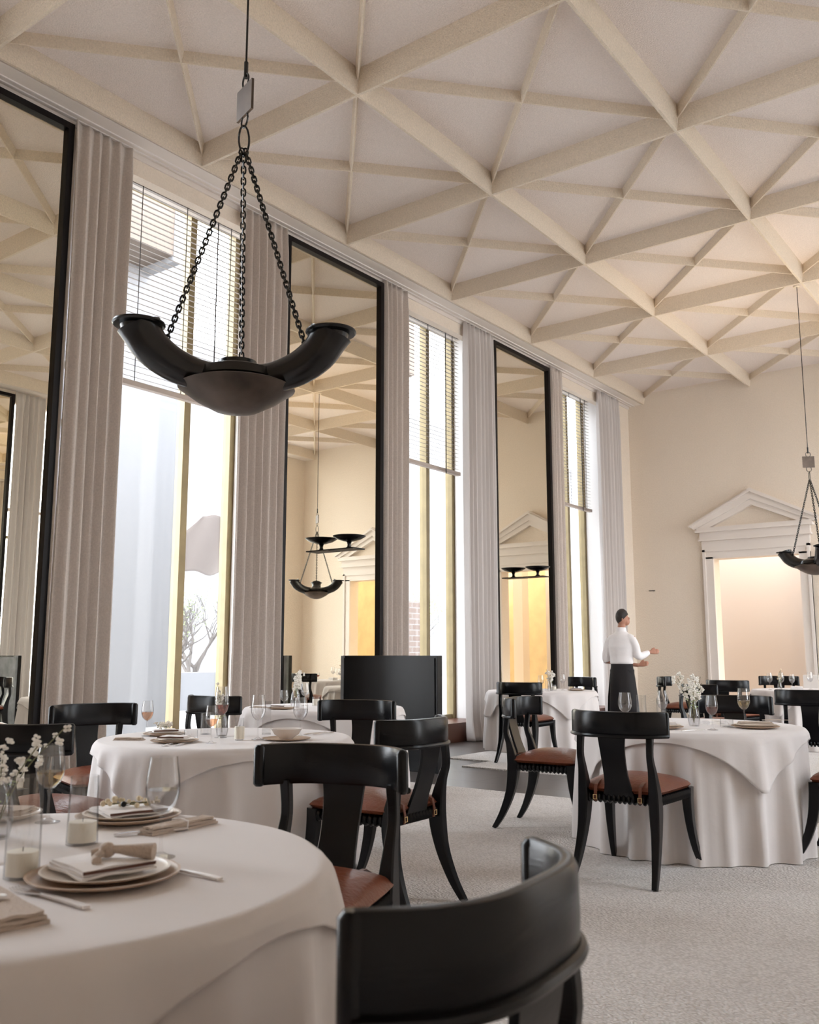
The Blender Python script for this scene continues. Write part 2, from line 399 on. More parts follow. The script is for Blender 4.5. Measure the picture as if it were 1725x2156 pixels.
# pediment door surrounds on the far wall
def surround(n, x0, x1):
    b = MB(); xc = (x0 + x1) / 2; y = YF
    for sgn, xe in ((-1, x0), (1, x1)):
        a, c = sorted((xe, xe + sgn * 0.19)); b.box(a, c, y - 0.05, y, 0, 3.0)
        a, c = sorted((xe + sgn * 0.14, xe + sgn * 0.19)); b.box(a, c, y - 0.075, y, 0, 3.14)
    b.box(x0 - 0.14, x1 + 0.14, y - 0.05, y, 2.97, 3.10); b.box(x0 - 0.19, x1 + 0.19, y - 0.075, y, 3.10, 3.16)
    b.box(x0 - 0.20, x1 + 0.20, y - 0.06, y, 3.16, 3.30)
    b.box(x0 - 0.24, x1 + 0.24, y - 0.13, y, 3.30, 3.33); b.box(x0 - 0.22, x1 + 0.22, y - 0.10, y, 3.33, 3.46)
    b.box(x0 - 0.28, x1 + 0.28, y - 0.17, y, 3.46, 3.50); b.box(x0 - 0.26, x1 + 0.26, y - 0.14, y, 3.50, 3.55)
    w = (x1 - x0) / 2 + 0.26; h = 0.62
    for k, (o0, o1, dp) in enumerate(((0.0, 0.07, 0.10), (0.07, 0.20, 0.14), (0.20, 0.235, 0.19), (0.235, 0.27, 0.16))):
        for sgn in (-1, 1):
            q = [(xc + sgn * (w + o0 * 0.6), 3.50 + o0 * 0.35), (xc, 3.50 + h * 0.72 + o0), (xc, 3.50 + h * 0.72 + o1), (xc + sgn * (w + o1 * 0.6), 3.50 + o1 * 0.35)]
            if k == 0: q = [(xc + sgn * (w - 0.12), 3.50), (xc, 3.50 + h * 0.66), (xc, 3.50 + h * 0.72 + o1), (xc + sgn * (w + .03), 3.53)]
            b.prism(q, y - dp, y)
    return struct(b.build('trim_%d' % n, M_TRIM, smooth=False))
surround(5, *D1); surround(6, *D2)
tag(MB().box(-4.22, -3.72, 16.86, 17.12, 0, 0.86).build('plinth', M_WHITE, smooth=False, bevel=0.006),
    'low white painted box at the right foot of the blank doorway', 'plinth')
tag(MB().box(-7.05, -6.93, YF - 0.012, YF, 2.42, 2.432).build('wall_slot', M_CORD, smooth=False), 'thin short dark slot in the far wall above and right of the waiter', 'wall slot')

# windows
def window(n, yb, side):
    f = (lambda x: mx(x)) if side else (lambda x: x)
    def bx(b, x0, x1, y0, y1, z0, z1):
        a, c = sorted((f(x0), f(x1))); b.box(a, c, y0, y1, z0, z1)
    fr = MB()
    for ym in (-1.295, -0.615, 0.615, 1.295): bx(fr, -8.09, -7.97, yb + ym - 0.045, yb + ym + 0.045, 0.26, 6.3)
    for z in (0.26, 3.42, 6.2):
        bx(fr, -8.08, -7.99, yb - 1.3, yb + 1.3, z, z + 0.06) if z != 3.42 else bx(fr, -8.07, -8.0, yb - 1.3, yb - 0.615, z, z + 0.05)
    fo = struct(fr.build('window_%d' % n, M_GOLD, smooth=False))
    g = MB(); bx(g, -8.045, -8.038, yb - 1.26, yb + 1.26, 0.30, 6.22)
    g.build('pane', M_PANE, fo, smooth=False)
    s = MB(); bx(s, -8.1, -7.36, yb - 1.33, yb + 1.33, 0, 0.26)
    s.build('plinth_board', M_PLINTH, fo, smooth=False)
    return fo
k = 1
for side in (0, 1):
    for yb in (BAYS[1:] if side else BAYS):
        window(k, yb, side); k += 1

# reveals lined in bright white
b = MB()
for side in (0, 1):
    f = (lambda x: mx(x)) if side else (lambda x: x)
    for yb in (BAYS[1:] if side else BAYS):
        a, c = sorted((f(-7.96), f(-7.352)))
        b.box(a, c, yb - 1.329, yb - 1.318, 0.26, 6.29); b.box(a, c, yb + 1.318, yb + 1.329, 0.26, 6.29)
struct(b.build('trim_7', M_REVEAL, smooth=False))

def blind(yb, side, label):
    f = (lambda x: mx(x)) if side else (lambda x: x); s = -1 if side else 1
    t = thing('venetian_blind', label, 'window blind', (f(-7.80), yb, 3.92), group='venetian blinds in the tall windows')
    b = MB(); z = 0.10; hw = 1.19
    while z < 2.2:
        x = 0.022 * s; dz = 0.006
        b.add([(-x, -hw, z + dz), (-x, hw, z + dz), (x, hw, z - dz), (x, -hw, z - dz), (-x, -hw, z + dz + .003), (-x, hw, z + dz + .003), (x, hw, z - dz + .003), (x, -hw, z - dz + .003)],
              [(0, 1, 2, 3), (7, 6, 5, 4), (0, 4, 5, 1), (1, 5, 6, 2), (2, 6, 7, 3), (3, 7, 4, 0)])
        z += 0.0615
    b.build('slats', M_BLIND, t, smooth=False)
    MB().box(-0.035, 0.035, -hw - .01, hw + .01, 0, 0.055).build('bottom_rail', M_BLINDR, t, smooth=False, bevel=0.004)
    MB().box(-0.04, 0.04, -hw - .01, hw + .01, 2.20, 2.33).build('head_rail', M_BLINDR, t, smooth=False)
    for y in (-0.95, -0.25, 0.35, 1.0):
        MB().box(0.026 * s - .003, 0.026 * s + .003, y - .004, y + .004, 0.03, 2.2).build('ladder_cord', M_CORD, t, smooth=False)
    MB().tube([(0.05 * s, 0.78, 2.2), (0.05 * s, 0.78, -0.03)], 0.008, 6).build('tilt_wand', M_CORD, t)
    return t
blind(BAYS[1], 0, 'half-lowered venetian blind in the nearest tall window, behind the big hanging lamp')
blind(BAYS[2], 0, 'half-lowered venetian blind in the second tall window, between the middle and the far mirror')
blind(BAYS[3], 0, 'half-lowered venetian blind in the farthest tall window, just left of the waiter')
blind(BAYS[2], 1, 'venetian blind on the opposite wall, seen only in the leftmost mirror')

# framed mirrors
def mirror(y0, y1, side, label):
    f = -1 if side else 1; xx = mx(-7.345) if side else -7.345
    t = thing('wall_mirror', label, 'mirror', (xx, (y0 + y1) / 2, 0.04), PI if side else 0)
    h = 6.02; w = (y1 - y0) / 2; fw = 0.062
    b = MB()
    b.box(0, 0.085, -w, -w + fw, 0, h).box(0, 0.085, w - fw, w, 0, h).box(0, 0.085, -w + fw, w - fw, 0, fw).box(0, 0.085, -w + fw, w - fw, h - fw, h)
    b.build('frame', M_FRAME, t, smooth=False)
    MB().box(0.02, 0.045, -w + fw, w - fw, fw, h - fw).build('mirror_glass', M_MIRROR, t, smooth=False)
    return t
mirror(2.78, 4.545, 0, 'tall black framed wall mirror nearest the camera, cut by the left picture edge')
mirror(7.37, 9.185, 0, 'tall black framed wall mirror behind the hanging lamp, the middle one of three')
mirror(11.955, 13.775, 0, 'narrowest looking tall black framed mirror, farthest along the window wall')
mirror(7.37, 9.185, 1, 'tall black framed mirror on the opposite wall, seen reflected at the left edge')

# curtains
def curtain(y0, y1, side, label, m=None, seed=0, amp=0.045, pitch=0.115):
    rnd = random.Random(seed); s = -1 if side else 1
    t_x = mx(-7.27) if side else -7.27
    L = y1 - y0; n = int(L / pitch * 14); b = MB(); zs = [0.0, 0.05, 0.12, 0.3, 0.8, 1.6, 2.6, 3.6, 4.6, 5.4, 5.8, 6.0, 6.1]
    ph = [rnd.uniform(-0.8, 0.8) for _ in range(40)]; am = [rnd.uniform(0.65, 1.25) for _ in range(40)]
    def off(u, z):
        c = u * L / pitch; k = int(c); fr = c - k
        p = 2 * PI * (c + 0.14 * math.sin(c * 1.7 + seed + z * 0.15))
        a = amp * (am[k % 40] * (1 - fr) + am[(k + 1) % 40] * fr)
        x = a * math.sin(p) + 0.25 * a * math.sin(2 * p + ph[k % 40])
        if z < 0.35: x = x * (1 + (0.35 - z) * 1.2) + (0.35 - z) * 0.12
        if z > 5.7: x *= 1 - (z - 5.7) * 1.2
        return s * x
    for z in zs:
        for i in range(n + 1):
            u = i / n; w = 1 + (0.05 if z < 0.3 else 0) + 0.02 * math.sin(z * 1.1 + seed)
            b.v.append((off(u, z) + s * 0.0, (u - 0.5) * L * w, z))
    for a in range(len(zs) - 1):
        for i in range(n): b.f.append((a * (n + 1) + i, a * (n + 1) + i + 1, (a + 1) * (n + 1) + i + 1, (a + 1) * (n + 1) + i))
    o = b.build('curtain', m or M_CURT, loc=(t_x, (y0 + y1) / 2, 0.012))
    sm = o.modifiers.new('thick', 'SOLIDIFY'); sm.thickness = 0.006
    return tag(o, label, 'curtain', 'full height curtains beside the windows')
curtain(4.552, 5.19, 0, 'full height taupe curtain beside the nearest mirror, left of the first window', seed=1)
curtain(6.64, 7.362, 0, 'full height taupe curtain right of the first window, left of the middle mirror', seed=2)
curtain(9.193, 9.71, 0, 'full height taupe curtain right of the middle mirror, left of the second window', seed=3)
curtain(11.12, 11.945, 0, 'full height pale curtain right of the second window, pooling on the tile floor', M_CURTW, seed=4)
curtain(13.783, 14.24, 0, 'narrow full height curtain right of the farthest mirror', seed=5)
curtain(15.62, 16.62, 0, 'full height pale curtain behind the waiter, near the far corner', M_CURTW, seed=6)
curtain(9.193, 9.8, 1, 'curtain on the opposite wall, seen only in the leftmost mirror', M_CURTW, seed=7)

# stone topped service screens (low partitions)
def screen(x0, x1, y, label, m):
    t = thing('low_partition', label, 'partition', ((x0 + x1) / 2, y, 0)); w = (x1 - x0) / 2
    MB().box(-w, w, 0, 0.09, 0, 1.188).build('frame', M_BLACK, t, smooth=False, bevel=0.004)
    MB().box(-w + 0.03, w - 0.03, -0.012, 0, 0.06, 1.16).build('panel', m, t, smooth=False)
    MB().box(-w - 0.012, -w + 0.03, -0.014, 0.02, 0, 1.186).build('edge_strip', M_STONE, t, smooth=False)
    return t
screen(-6.87, -5.58, 7.97, 'low black partition screen standing in front of the second window', M_BLACK)
screen(-0.16, 1.15, 8.55, 'low grey stone partition screen, seen only reflected at the left edge', M_STONE)

# rugs
tag(MB().box(-6.6, 1.5, -3.0, 7.24, 0, 0.014).build('area_rug', M_RUG, smooth=False, bevel=0.006), 'large pale looped rug under the nearer tables', 'rug')
b = MB(); pts = [(-5.71, 8.61), (1.3, 8.61), (1.3, 16.4), (-6.31, 16.4), (-6.31, 9.19), (-5.71, 9.19)]
n = len(pts)
b.add([(x, y, 0) for x, y in pts] + [(x, y, 0.014) for x, y in pts], [tuple(range(n)), tuple(reversed(range(n, 2 * n)))] + [(i, (i + 1) % n, (i + 1) % n + n, i + n) for i in range(n)])
tag(b.build('area_rug', M_RUG, smooth=False), 'pale looped rug with a stepped corner under the farther tables', 'rug')
RZ = 0.014

# ------------------------------------------------------------ klismos chair
def rail_y(x, hw=0.258, y0=-0.19, sag=0.125, p=3.4): return y0 - sag * (1 - min(1, abs(x) / hw) ** p)
def make_chair():
    t = thing('dining_chair', '-', 'chair')
    # curved top rail: swept in plan, rounded top edge
    N = 40; b = MB(); hw = 0.258; prof_n = 10
    xs = [hw * math.sin(PI / 2 * (-1 + 2 * i / N)) for i in range(N + 1)]
    pth = [Vector((x, rail_y(x), 0)) for x in xs]
    sec = [(0.012, 0.745), (0.016, 0.753), (0.0175, 0.80), (0.016, 0.865), (0.010, 0.877), (0.0, 0.880), (-0.010, 0.877), (-0.015, 0.865), (-0.0165, 0.80), (-0.016, 0.753), (-0.012, 0.745)]
    for e in (0, N):
        b.tube([(pth[e].x, pth[e].y, 0.742), (pth[e].x, pth[e].y, 0.75), (pth[e].x, pth[e].y, 0.868), (pth[e].x, pth[e].y, 0.877)], [0.012, 0.0195, 0.0195, 0.012], 12)
    rows = []
    for i in range(N + 1):
        tg = (pth[min(i + 1, N)] - pth[max(i - 1, 0)]).normalized(); nr = Vector((tg.y, -tg.x, 0))   # outward (rear)
        e = 1.0
        rows.append([pth[i] + nr * (q * e) + Vector((0, 0, z - (0.006 if i in (0, N) and z > 0.86 else 0))) for q, z in sec])
    vs = [p for r_ in rows for p in r_]; m = len(sec); fs = []
    for i in range(N):
        for k in range(m):
            l = (k + 1) % m; fs.append((i * m + k, (i + 1) * m + k, (i + 1) * m + l, i * m + l))
    fs += [tuple(range(m)), tuple(reversed([N * m + k for k in range(m)]))]
    b.add(vs, fs).build('top_rail', M_BLACK, t)
    # bead moulding round the lower edge, outside
    bp = []
    for i in range(N + 1):
        tg = (pth[min(i + 1, N)] - pth[max(i - 1, 0)]).normalized(); nr = Vector((tg.y, -tg.x, 0))
        bp.append(pth[i] + nr * 0.018 + Vector((0, 0, 0.752)))
    MB().tube(bp, 0.0105, 8).build('rail_moulding', M_BLACK, t)
    # splat
    pz = [(-0.313, 0.76), (-0.303, 0.68), (-0.275, 0.58), (-0.245, 0.50), (-0.225, 0.43)]
    pw = [0.155, 0.138, 0.132, 0.142, 0.172]
    MB().rsweep(smoothpath([(0, y, z) for y, z in pz]), smoothvals(pw), [0.016] * 17, ch=0.2).build('splat', M_BLACK, t)
    ryb = rail_y(0.195) + 0.004
    for s in (-1, 1):
        q = [(s * 0.225, -0.36, 0.0), (s * 0.215, -0.30, 0.10), (s * 0.205, -0.245, 0.24), (s * 0.198, -0.222, 0.38), (s * 0.197, -0.228, 0.47), (s * 0.196, -0.25, 0.57), (s * 0.195, -0.275, 0.65), (s * 0.195, ryb, 0.76)]
        MB().rsweep(smoothpath(q), smoothvals([0.028, 0.036, 0.046, 0.056, 0.052, 0.038, 0.032, 0.036]), smoothvals([0.030, 0.044, 0.060, 0.078, 0.066, 0.042, 0.034, 0.036])).clampz().build('leg', M_BLACK, t)
    for s in (-1, 1):
        q = [(s * 0.262, 0.335, 0.0), (s * 0.246, 0.275, 0.11), (s * 0.236, 0.232, 0.24), (s * 0.232, 0.214, 0.36), (s * 0.232, 0.21, 0.448)]
        MB().rsweep(smoothpath(q), smoothvals([0.026, 0.034, 0.042, 0.050, 0.056]), smoothvals([0.028, 0.042, 0.054, 0.062, 0.062])).clampz().build('leg', M_BLACK, t)
    # corded seat rails
    def bobbin(p, q, n):
        p = Vector(p); q = Vector(q); L = (q - p).length; d = (q - p).normalized()
        rot = Vector((0, 0, 1)).rotation_difference(d).to_matrix()
        prof = [(0.0001, 0)]
        for i in range(n):
            a = L * i / n; w = L / n
            prof += [(0.015, a + w * 0.04), (0.027, a + w * 0.25), (0.031, a + w * 0.5), (0.027, a + w * 0.75), (0.015, a + w * 0.96)]
        prof.append((0.0001, L))
        MB().lathe(prof, 10, p, rot).build('seat_rail', M_BLACK, t)
    bobbin((-0.18, -0.215, 0.418), (0.18, -0.215, 0.418), 13)
    bobbin((-0.20, 0.22, 0.418), (0.20, 0.22, 0.418), 14)
    bobbin((-0.200, -0.19, 0.418), (-0.232, 0.19, 0.418), 13)
    bobbin((0.200, -0.19, 0.418), (0.232, 0.19, 0.418), 13)
    # seat cushion: pillowed trapezoid
    b = MB(); G = 14
    def pt(u, v, top):
        # u,v in -1..1 on a superellipse-mapped square
        x = u; y = v
        wx = 0.215 + 0.03 * (y + 1) / 2
        X = x * wx * (1 - 0.05 * abs(y) ** 6); Y = 0.005 + y * 0.225 * (1 - 0.05 * abs(x) ** 6)
        e = max(abs(x), abs(y)); ed = (1 - e ** 5)
        cr = 0.0
        Z = (0.488 + 0.046 * (1 - (x * x) * 0.5) * (1 - (y * y) * 0.5) * 1.0 * (0.35 + 0.65 * ed) - 0.012 * (1 - ed)) if top else 0.447 - 0.0 * ed
        return (X, Y, Z)
    for top in (True, False):
        o = len(b.v)
        for i in range(G + 1):
            for j in range(G + 1):
                u = math.sin(PI / 2 * (-1 + 2 * i / G)); v = math.sin(PI / 2 * (-1 + 2 * j / G))
                b.v.append(pt(u, v, top))
        for i in range(G):
            for j in range(G):
                a = o + i * (G + 1) + j
                b.f.append((a, a + 1, a + G + 2, a + G + 1) if top else (a, a + G + 1, a + G + 2, a + 1))
    G1 = G + 1; S = G1 * G1
    ring = [i * G1 for i in range(G)] + [G * G1 + j for j in range(G)] + [(G - i) * G1 + G for i in range(G)] + [G - j for j in range(G)]
    # bulging side band
    o = len(b.v); n = len(ring)
    for r_ in ring:
        p = Vector(b.v[r_]); q = Vector(b.v[r_ + S]); m_ = (p + q) / 2; d = Vector((m_.x, m_.y - 0.005, 0)); m_ += d.normalized() * 0.020; b.v.append(tuple(m_))
    for i in range(n):
        k = (i + 1) % n
        b.f.append((ring[i], ring[k], o + k, o + i)); b.f.append((o + i, o + k, ring[k] + S, ring[i] + S))
    b.build('seat', M_LEATHER, t, angle=75)
    MB().box(-0.180, 0.180, -0.195, 0.205, 0.415, 0.449).build('seat_board', M_BLACK, t, smooth=False)
    for s in (-1, 1):
        st = MB().rsweep([(s * 0.125, -0.14, 0.505), (s * 0.125, -0.20, 0.502), (s * 0.125, -0.240, 0.485), (s * 0.125, -0.250, 0.44), (s * 0.125, -0.247, 0.40)], [0.017] * 5, [0.005] * 5)
        so = st.build('strap', M_STRAP, t)
        MB().tube([(s * 0.125 - 0.010, -0.256, 0.432), (s * 0.125 + 0.010, -0.256, 0.432), (s * 0.125 + 0.010, -0.257, 0.41), (s * 0.125 - 0.010, -0.257, 0.41)], 0.003, 6, closed=True).build('buckle', M_BUCKLE, so)
    return t
CH = make_chair(); first = [True]
def chair(x, y, phi, label, z=RZ, group='black dining chairs with leather seats'):
    o = CH if first[0] else copy_tree(CH); first[0] = False
    o.location = (x, y, z); o.rotation_euler = (0, 0, R(phi - 90)); tag(o, label, 'chair', group); return o
chair(-2.19, 5.03, 93, 'black curved-back chair in front of the right table, its back to the camera')
chair(-3.19, 5.97, 8, 'black chair left of the right table, seen side-on with its whole tan seat')
chair(-2.22, 6.90, -73, 'black chair beyond the right table, its curved back behind the two wine glasses')
chair(-1.235, 6.12, 180, 'black chair at the right picture edge, only its seat front and one leg showing')
chair(-2.03, 2.17, -74, 'large black chair on the far side of the nearest table, turned toward the camera')
chair(-0.962, 1.135, 185, 'nearest black chair, its broad curved back filling the bottom centre of the picture')
chair(-2.955, 3.705, 182, 'black chair right of the middle left table, half hidden behind the chair in front')
chair(-3.98, 4.66, -70, 'black chair beyond the middle left table, in front of the dark partition')
chair(-4.85, 3.47, -14, 'black chair at the left end of the middle left table, in front of the curtain')
chair(-4.03, 2.56, 112, 'black chair between the two left tables, cut by the left picture edge')
chair(-5.46, 5.05, 92, 'black chair standing in front of the first window, seen behind the wine glasses')
chair(-5.38, 9.44, 97, 'black chair directly behind the side-on chair, at the far white table by the windows')
chair(-5.97, 11.73, -112, 'black chair just left of the waiter, on the far side of its table')
chair(-2.22, 8.95, 108, 'black chair behind the right table, at the right picture edge, its back to the camera')
chair(-3.75, 11.75, 82, 'black chair with its back to the camera in front of the farthest table')
chair(-3.40, 9.95, 60, 'black chair standing behind the flower vase of the right table')
chair(-4.86, 12.92, 12, 'small far black chair with red seat just right of the waiter')
chair(-3.85, 14.05, -75, 'farthest black chair, behind the table under the blank doorway')

# ------------------------------------------------------------ tables with floor length cloth and square top cloth
TT = 0.738
def table(x, y, rad, rot, seed, labels, z0=RZ):
    rnd = random.Random(seed); grp = labels[0]
    t = thing('round_table', 'round table hidden under ' + labels[1], 'table', (x, y, z0))
    h = TT - z0
    MB().lathe([(0.0001, h - 0.03), (rad - 0.012, h - 0.03), (rad - 0.004, h - 0.015), (rad - 0.012, h - 0.004), (0.0001, h - 0.004)], 48).build('tabletop', M_PLINTH, t)
    MB().lathe([(0.24, 0), (0.24, 0.02), (0.06, 0.06), (0.045, h * .5), (0.06, h - 0.03)], 20).build('pedestal', M_PLINTH, t)
    ph = [rnd.uniform(0, 2 * PI) for _ in range(6)]; nf = 22
    def fold(a, d):    # radial displacement of the hanging cloth
        k = min(1, d / 0.62); kk = k ** 0.6
        f = 2.4 * (0.5 + 0.5 * math.sin(nf * a + ph[0] + 1.3 * math.sin(3 * a + ph[1]))) ** 2.2 * (0.75 + 0.35 * math.sin(5 * a + ph[4])) - 0.7
        f += 0.5 * math.sin((nf - 7) * a + ph[2]) + 0.4 * math.sin(7 * a + ph[3])
        return kk * (0.027 * f + 0.024)
    def wrap(L, a, lift):
        """arc length L from the centre, over a rounded rim, down"""
        rr = 0.016; r0 = rad - rr
        if L <= r0: return L, TT + lift
        s = L - r0; q = rr * PI / 2
        if s < q:
            an = s / rr; return r0 + (rr + lift) * math.sin(an), TT - rr + (rr + lift) * math.cos(an)
        d = s - q
        return rad + lift + fold(a, d), TT - rr - d
    NA = 240
    # floor-length cloth
    b = MB(); Ls = [0.0001, rad * 0.5, rad - 0.03]
    Lmax = rad + TT - RZ - 0.006 - 0.0
    Ls += [rad - 0.016 + 0.016 * PI / 2 * k / 4 for k in range(5)] + [rad + (TT - RZ) * k / 16 for k in range(1, 16)] + [rad - 0.016 + 0.016 * PI / 2 + TT - 0.016 - RZ - 0.004]
    for L in Ls:
        for k in range(NA):
            a = 2 * PI * k / NA; r_, z = wrap(L, a, 0.0)
            b.v.append((r_ * math.cos(a), r_ * math.sin(a), z))
    for i in range(len(Ls) - 1):
        for k in range(NA):
            l = (k + 1) % NA; b.f.append((i * NA + k, i * NA + l, (i + 1) * NA + l, (i + 1) * NA + k))
    o = b.build('tablecloth', M_CLOTH, loc=(x, y, 0.0), angle=80); tag(o, 'floor length white cloth of ' + labels[1], 'tablecloth', 'floor length white tablecloths')
    # square overlay
    half = rad + 0.045; b = MB(); NS = 30
    for s_ in range(NS + 1):
        for k in range(NA):
            a = 2 * PI * k / NA; c = a - rot
            e = max(abs(math.cos(c)), abs(math.sin(c))); D = half / e
            dmax = half * 1.36; D = min(D, dmax)
            u = s_ / NS
            L = (rad - 0.02) * (u / 0.5) if u <= 0.5 else (rad - 0.02) + (D - rad + 0.02) * (u - 0.5) / 0.5
            L = max(L, 0.0001)
            r_, z = wrap(L, a, 0.004)
            if L > rad: r_ += min(0.007, (L - rad) * 0.4)
            # corners hang free and fold a little outward
            dr = max(0, L - rad)
            r_ += dr * 0.10
            b.v.append((r_ * math.cos(a), r_ * math.sin(a), z))
    for i in range(NS):
        for k in range(NA):
            l = (k + 1) % NA; b.f.append((i * NA + k, i * NA + l, (i + 1) * NA + l, (i + 1) * NA + k))
    o = b.build('overlay_cloth', M_CLOTH, loc=(x, y, 0.0), angle=80); sm = o.modifiers.new('thick', 'SOLIDIFY'); sm.thickness = 0.0025; sm.offset = 1; tag(o, 'square white top cloth draped over ' + labels[1], 'tablecloth', 'square white top cloths')
TZ = TT + 0.0068
table(-1.95, 1.144, 0.70, R(11), 3, ('', 'the nearest table, at the lower left'))
table(-3.954, 3.611, 0.685, R(149), 5, ('', 'the middle left table in front of the first window'))
table(-5.57, 6.22, 0.69, R(20), 8, ('', 'the small looking table left of the dark partition'))
table(-2.228, 6.031, 0.697, R(-83), 11, ('', 'the right table in front of the blank doorway'))
table(-5.90, 10.76, 0.69, R(10), 13, ('', 'the far table by the last mirror'))
table(-3.22, 13.05, 0.69, R(30), 17, ('', 'the farthest table, below the blank doorway'))

# ------------------------------------------------------------ tableware
def wine_glass(x, y, h, r, wine, label, lvl=0.45, group='stemmed glasses on the tables'):
    t = thing('wine_glass', label, 'wine glass', (x, y, TZ), group=group)
    bz = h * 0.42; bh = h - bz
    out = [(0.0001, bz), (r * 0.35, bz + bh * 0.03), (r * 0.75, bz + bh * 0.16), (r * 0.97, bz + bh * 0.34), (r, bz + bh * 0.46), (r * 0.95, bz + bh * 0.66), (r * 0.84, bz + bh * 0.88), (r * 0.80, h)]
    inn = [(max(a - 0.0012, 0.0001), z + (0.003 if i < 2 else 0)) for i, (a, z) in enumerate(out)][::-1]
    MB().shell(out + inn, 28).build('bowl', M_GLASS, t)
    MB().lathe([(r * 0.86, 0), (r * 0.86, 0.0015), (r * 0.5, 0.004), (0.006, 0.012), (0.0035, 0.03), (0.0032, bz * 0.8), (0.006, bz * 0.97), (0.0001, bz + 0.001)], 24).build('stem_and_foot', M_GLASS, t)
    if wine:
        zl = bz + bh * lvl; pr = [(max(a - 0.0016, 0.0001), z + 0.0035) for a, z in out if z < zl]
        ra = out[4][0] - 0.0018 if lvl > 0.4 else out[3][0] - 0.0018
        MB().lathe(pr + [(ra, zl), (0.0001, zl)], 24).build('wine', wine, t)
    return t
def cylinder_glass(x, y, h, r, label, candle=0.0, water=0.0, square=False, flare=0.0, name='glass_cylinder'):
    t = thing(name, label, 'candle holder' if candle else 'glass', (x, y, TZ))
    n = 4 if square else 28
    r1 = r * (1 - flare)
    MB().shell([(0.0001, 0.001), (r, 0.001), (r, 0.006), (r1, h), (r1 - 0.0018, h), (r - 0.0018, 0.006), (0.0001, 0.006)], n).build('glass', M_GLASS, t, smooth=not square)
    if candle: 
        c = MB().lathe([(0.0001, 0.0065), (r - 0.004, 0.0065), (r - 0.004, candle), (r - 0.008, candle + 0.001), (0.0001, candle - 0.001)], 24).build('candle', M_WAX, t)
        MB().tube([(0, 0, candle - 0.002), (0.001, 0, candle + 0.008)], 0.001, 5).build('wick', M_CORD, c)
    if water: MB().lathe([(0.0001, 0.007), (r - 0.003, 0.007), (r - 0.003, water), (0.0001, water)], n).build('water', M_WATER, t)
    return t
def disc(name, x, y, z, r, h, m, label, cat='plate', group=None, lip=0.012):
    pr = [(0.0001, 0), (r * 0.62, 0), (r * 0.70, 0.003), (r * 0.97, h * 0.75), (r, h), (r - 0.006, h), (r * 0.92, h * 0.7), (r * 0.66, 0.006), (0.0001, 0.006)]
    o = MB().lathe(pr, 48).build(name, m, loc=(x, y, z)); return tag(o, label, cat, group)
def napkin(x, y, z, w, d, th, rot, m, label, fold=3, trim=False, curl=0.0):
    b = MB(); n = 12; t = thing('folded_napkin', label, 'napkin', (x, y, z), rot)
    layers = fold
    for l in range(layers):
        z0 = th * l / layers; z1 = th * (l + 1) / layers - th * 0.05; sh = 0.004 * l
        vs = []
        for i in range(n + 1):
            for j in range(n + 1):
                u = -1 + 2 * i / n; v = -1 + 2 * j / n
                wob = 0.0015 * math.sin(u * 5 + l) * math.cos(v * 4 + l * 2) + curl * (u * u * 0.5 + v * v * 0.3)
                vs.append((u * (w / 2 - sh), v * (d / 2 - sh), z1 + wob))
        o = len(vs)
        for (u, v, zz) in list(vs): vs.append((u, v, zz - (z1 - z0)))
        fs = []
        for i in range(n):
            for j in range(n):
                a = i * (n + 1) + j; fs.append((a, a + n + 1, a + n + 2, a + 1)); fs.append((a + o, a + 1 + o, a + n + 2 + o, a + n + 1 + o))
        N1 = n + 1
        ring = [i * N1 for i in range(n)] + [n * N1 + j for j in range(n)] + [(n - i) * N1 + n for i in range(n)] + [n - j for j in range(n)]
        for i in range(len(ring)):
            a, c = ring[i], ring[(i + 1) % len(ring)]; fs.append((a, c, c + o, a + o))
        b.add(vs, fs)
    b.build('cloth', m, t, angle=60)
    if trim:
        MB().rsweep([(-w / 2 + 0.002, -d / 2 - .001, th * 0.62), (0, -d / 2 - .001, th * .6), (w / 2 - 0.002, -d / 2 - .001, th * 0.62)], [0.006] * 3, [0.002] * 3, side=(0, 0, 1)).build('hem', M_PLINTH, t)
    return t
def fork(x, y, z, L, rot, label, kind='fork', handle=None):
    t = thing(kind, label, kind, (x, y, z), rot, group='cutlery on the tables')
    hl = L * 0.6
    MB().rsweep([(-L / 2, 0, 0.004), (-L / 2 + hl * 0.4, 0, 0.006), (-L / 2 + hl, 0, 0.006)], [0.016, 0.013, 0.007], [0.005] * 3, side=(0, 1, 0)).build('handle', handle or M_SILVER, t)
    x0 = -L / 2 + hl
    if kind == 'fork':
        b = MB().rsweep([(x0, 0, 0.006), (x0 + L * .12, 0, 0.005), (x0 + L * 0.2, 0, 0.004)], [0.006, 0.016, 0.022], [0.003] * 3, side=(0, 1, 0))
        for k in range(4): b.rsweep([(x0 + L * 0.19, -0.009 + k * 0.006, 0.004), (L / 2 - .01, -0.009 + k * 0.006, 0.003), (L / 2, -0.009 + k * 0.006, 0.006)], [0.003, 0.0025, 0.002], [0.002] * 3, side=(0, 1, 0))
        b.build('tines', M_SILVER, t)
    elif kind == 'knife':
        MB().rsweep([(x0, 0, 0.005), (x0 + L * .15, 0.001, 0.004), (L / 2 - .01, 0.001, 0.004), (L / 2, -0.002, 0.004)], [0.012, 0.020, 0.016, 0.004], [0.002] * 4, side=(0, 1, 0)).build('blade', M_SILVER, t)
    else:
        MB().rsweep([(x0, 0, 0.006), (x0 + L * .1, 0, 0.005)], [0.006, 0.008], [0.003] * 2, side=(0, 1, 0)).ball((L / 2 - 0.03, 0, 0.005), 0.03, 8, (1, 0.65, 0.15)).build('spoon_bowl', M_SILVER, t)
    return t
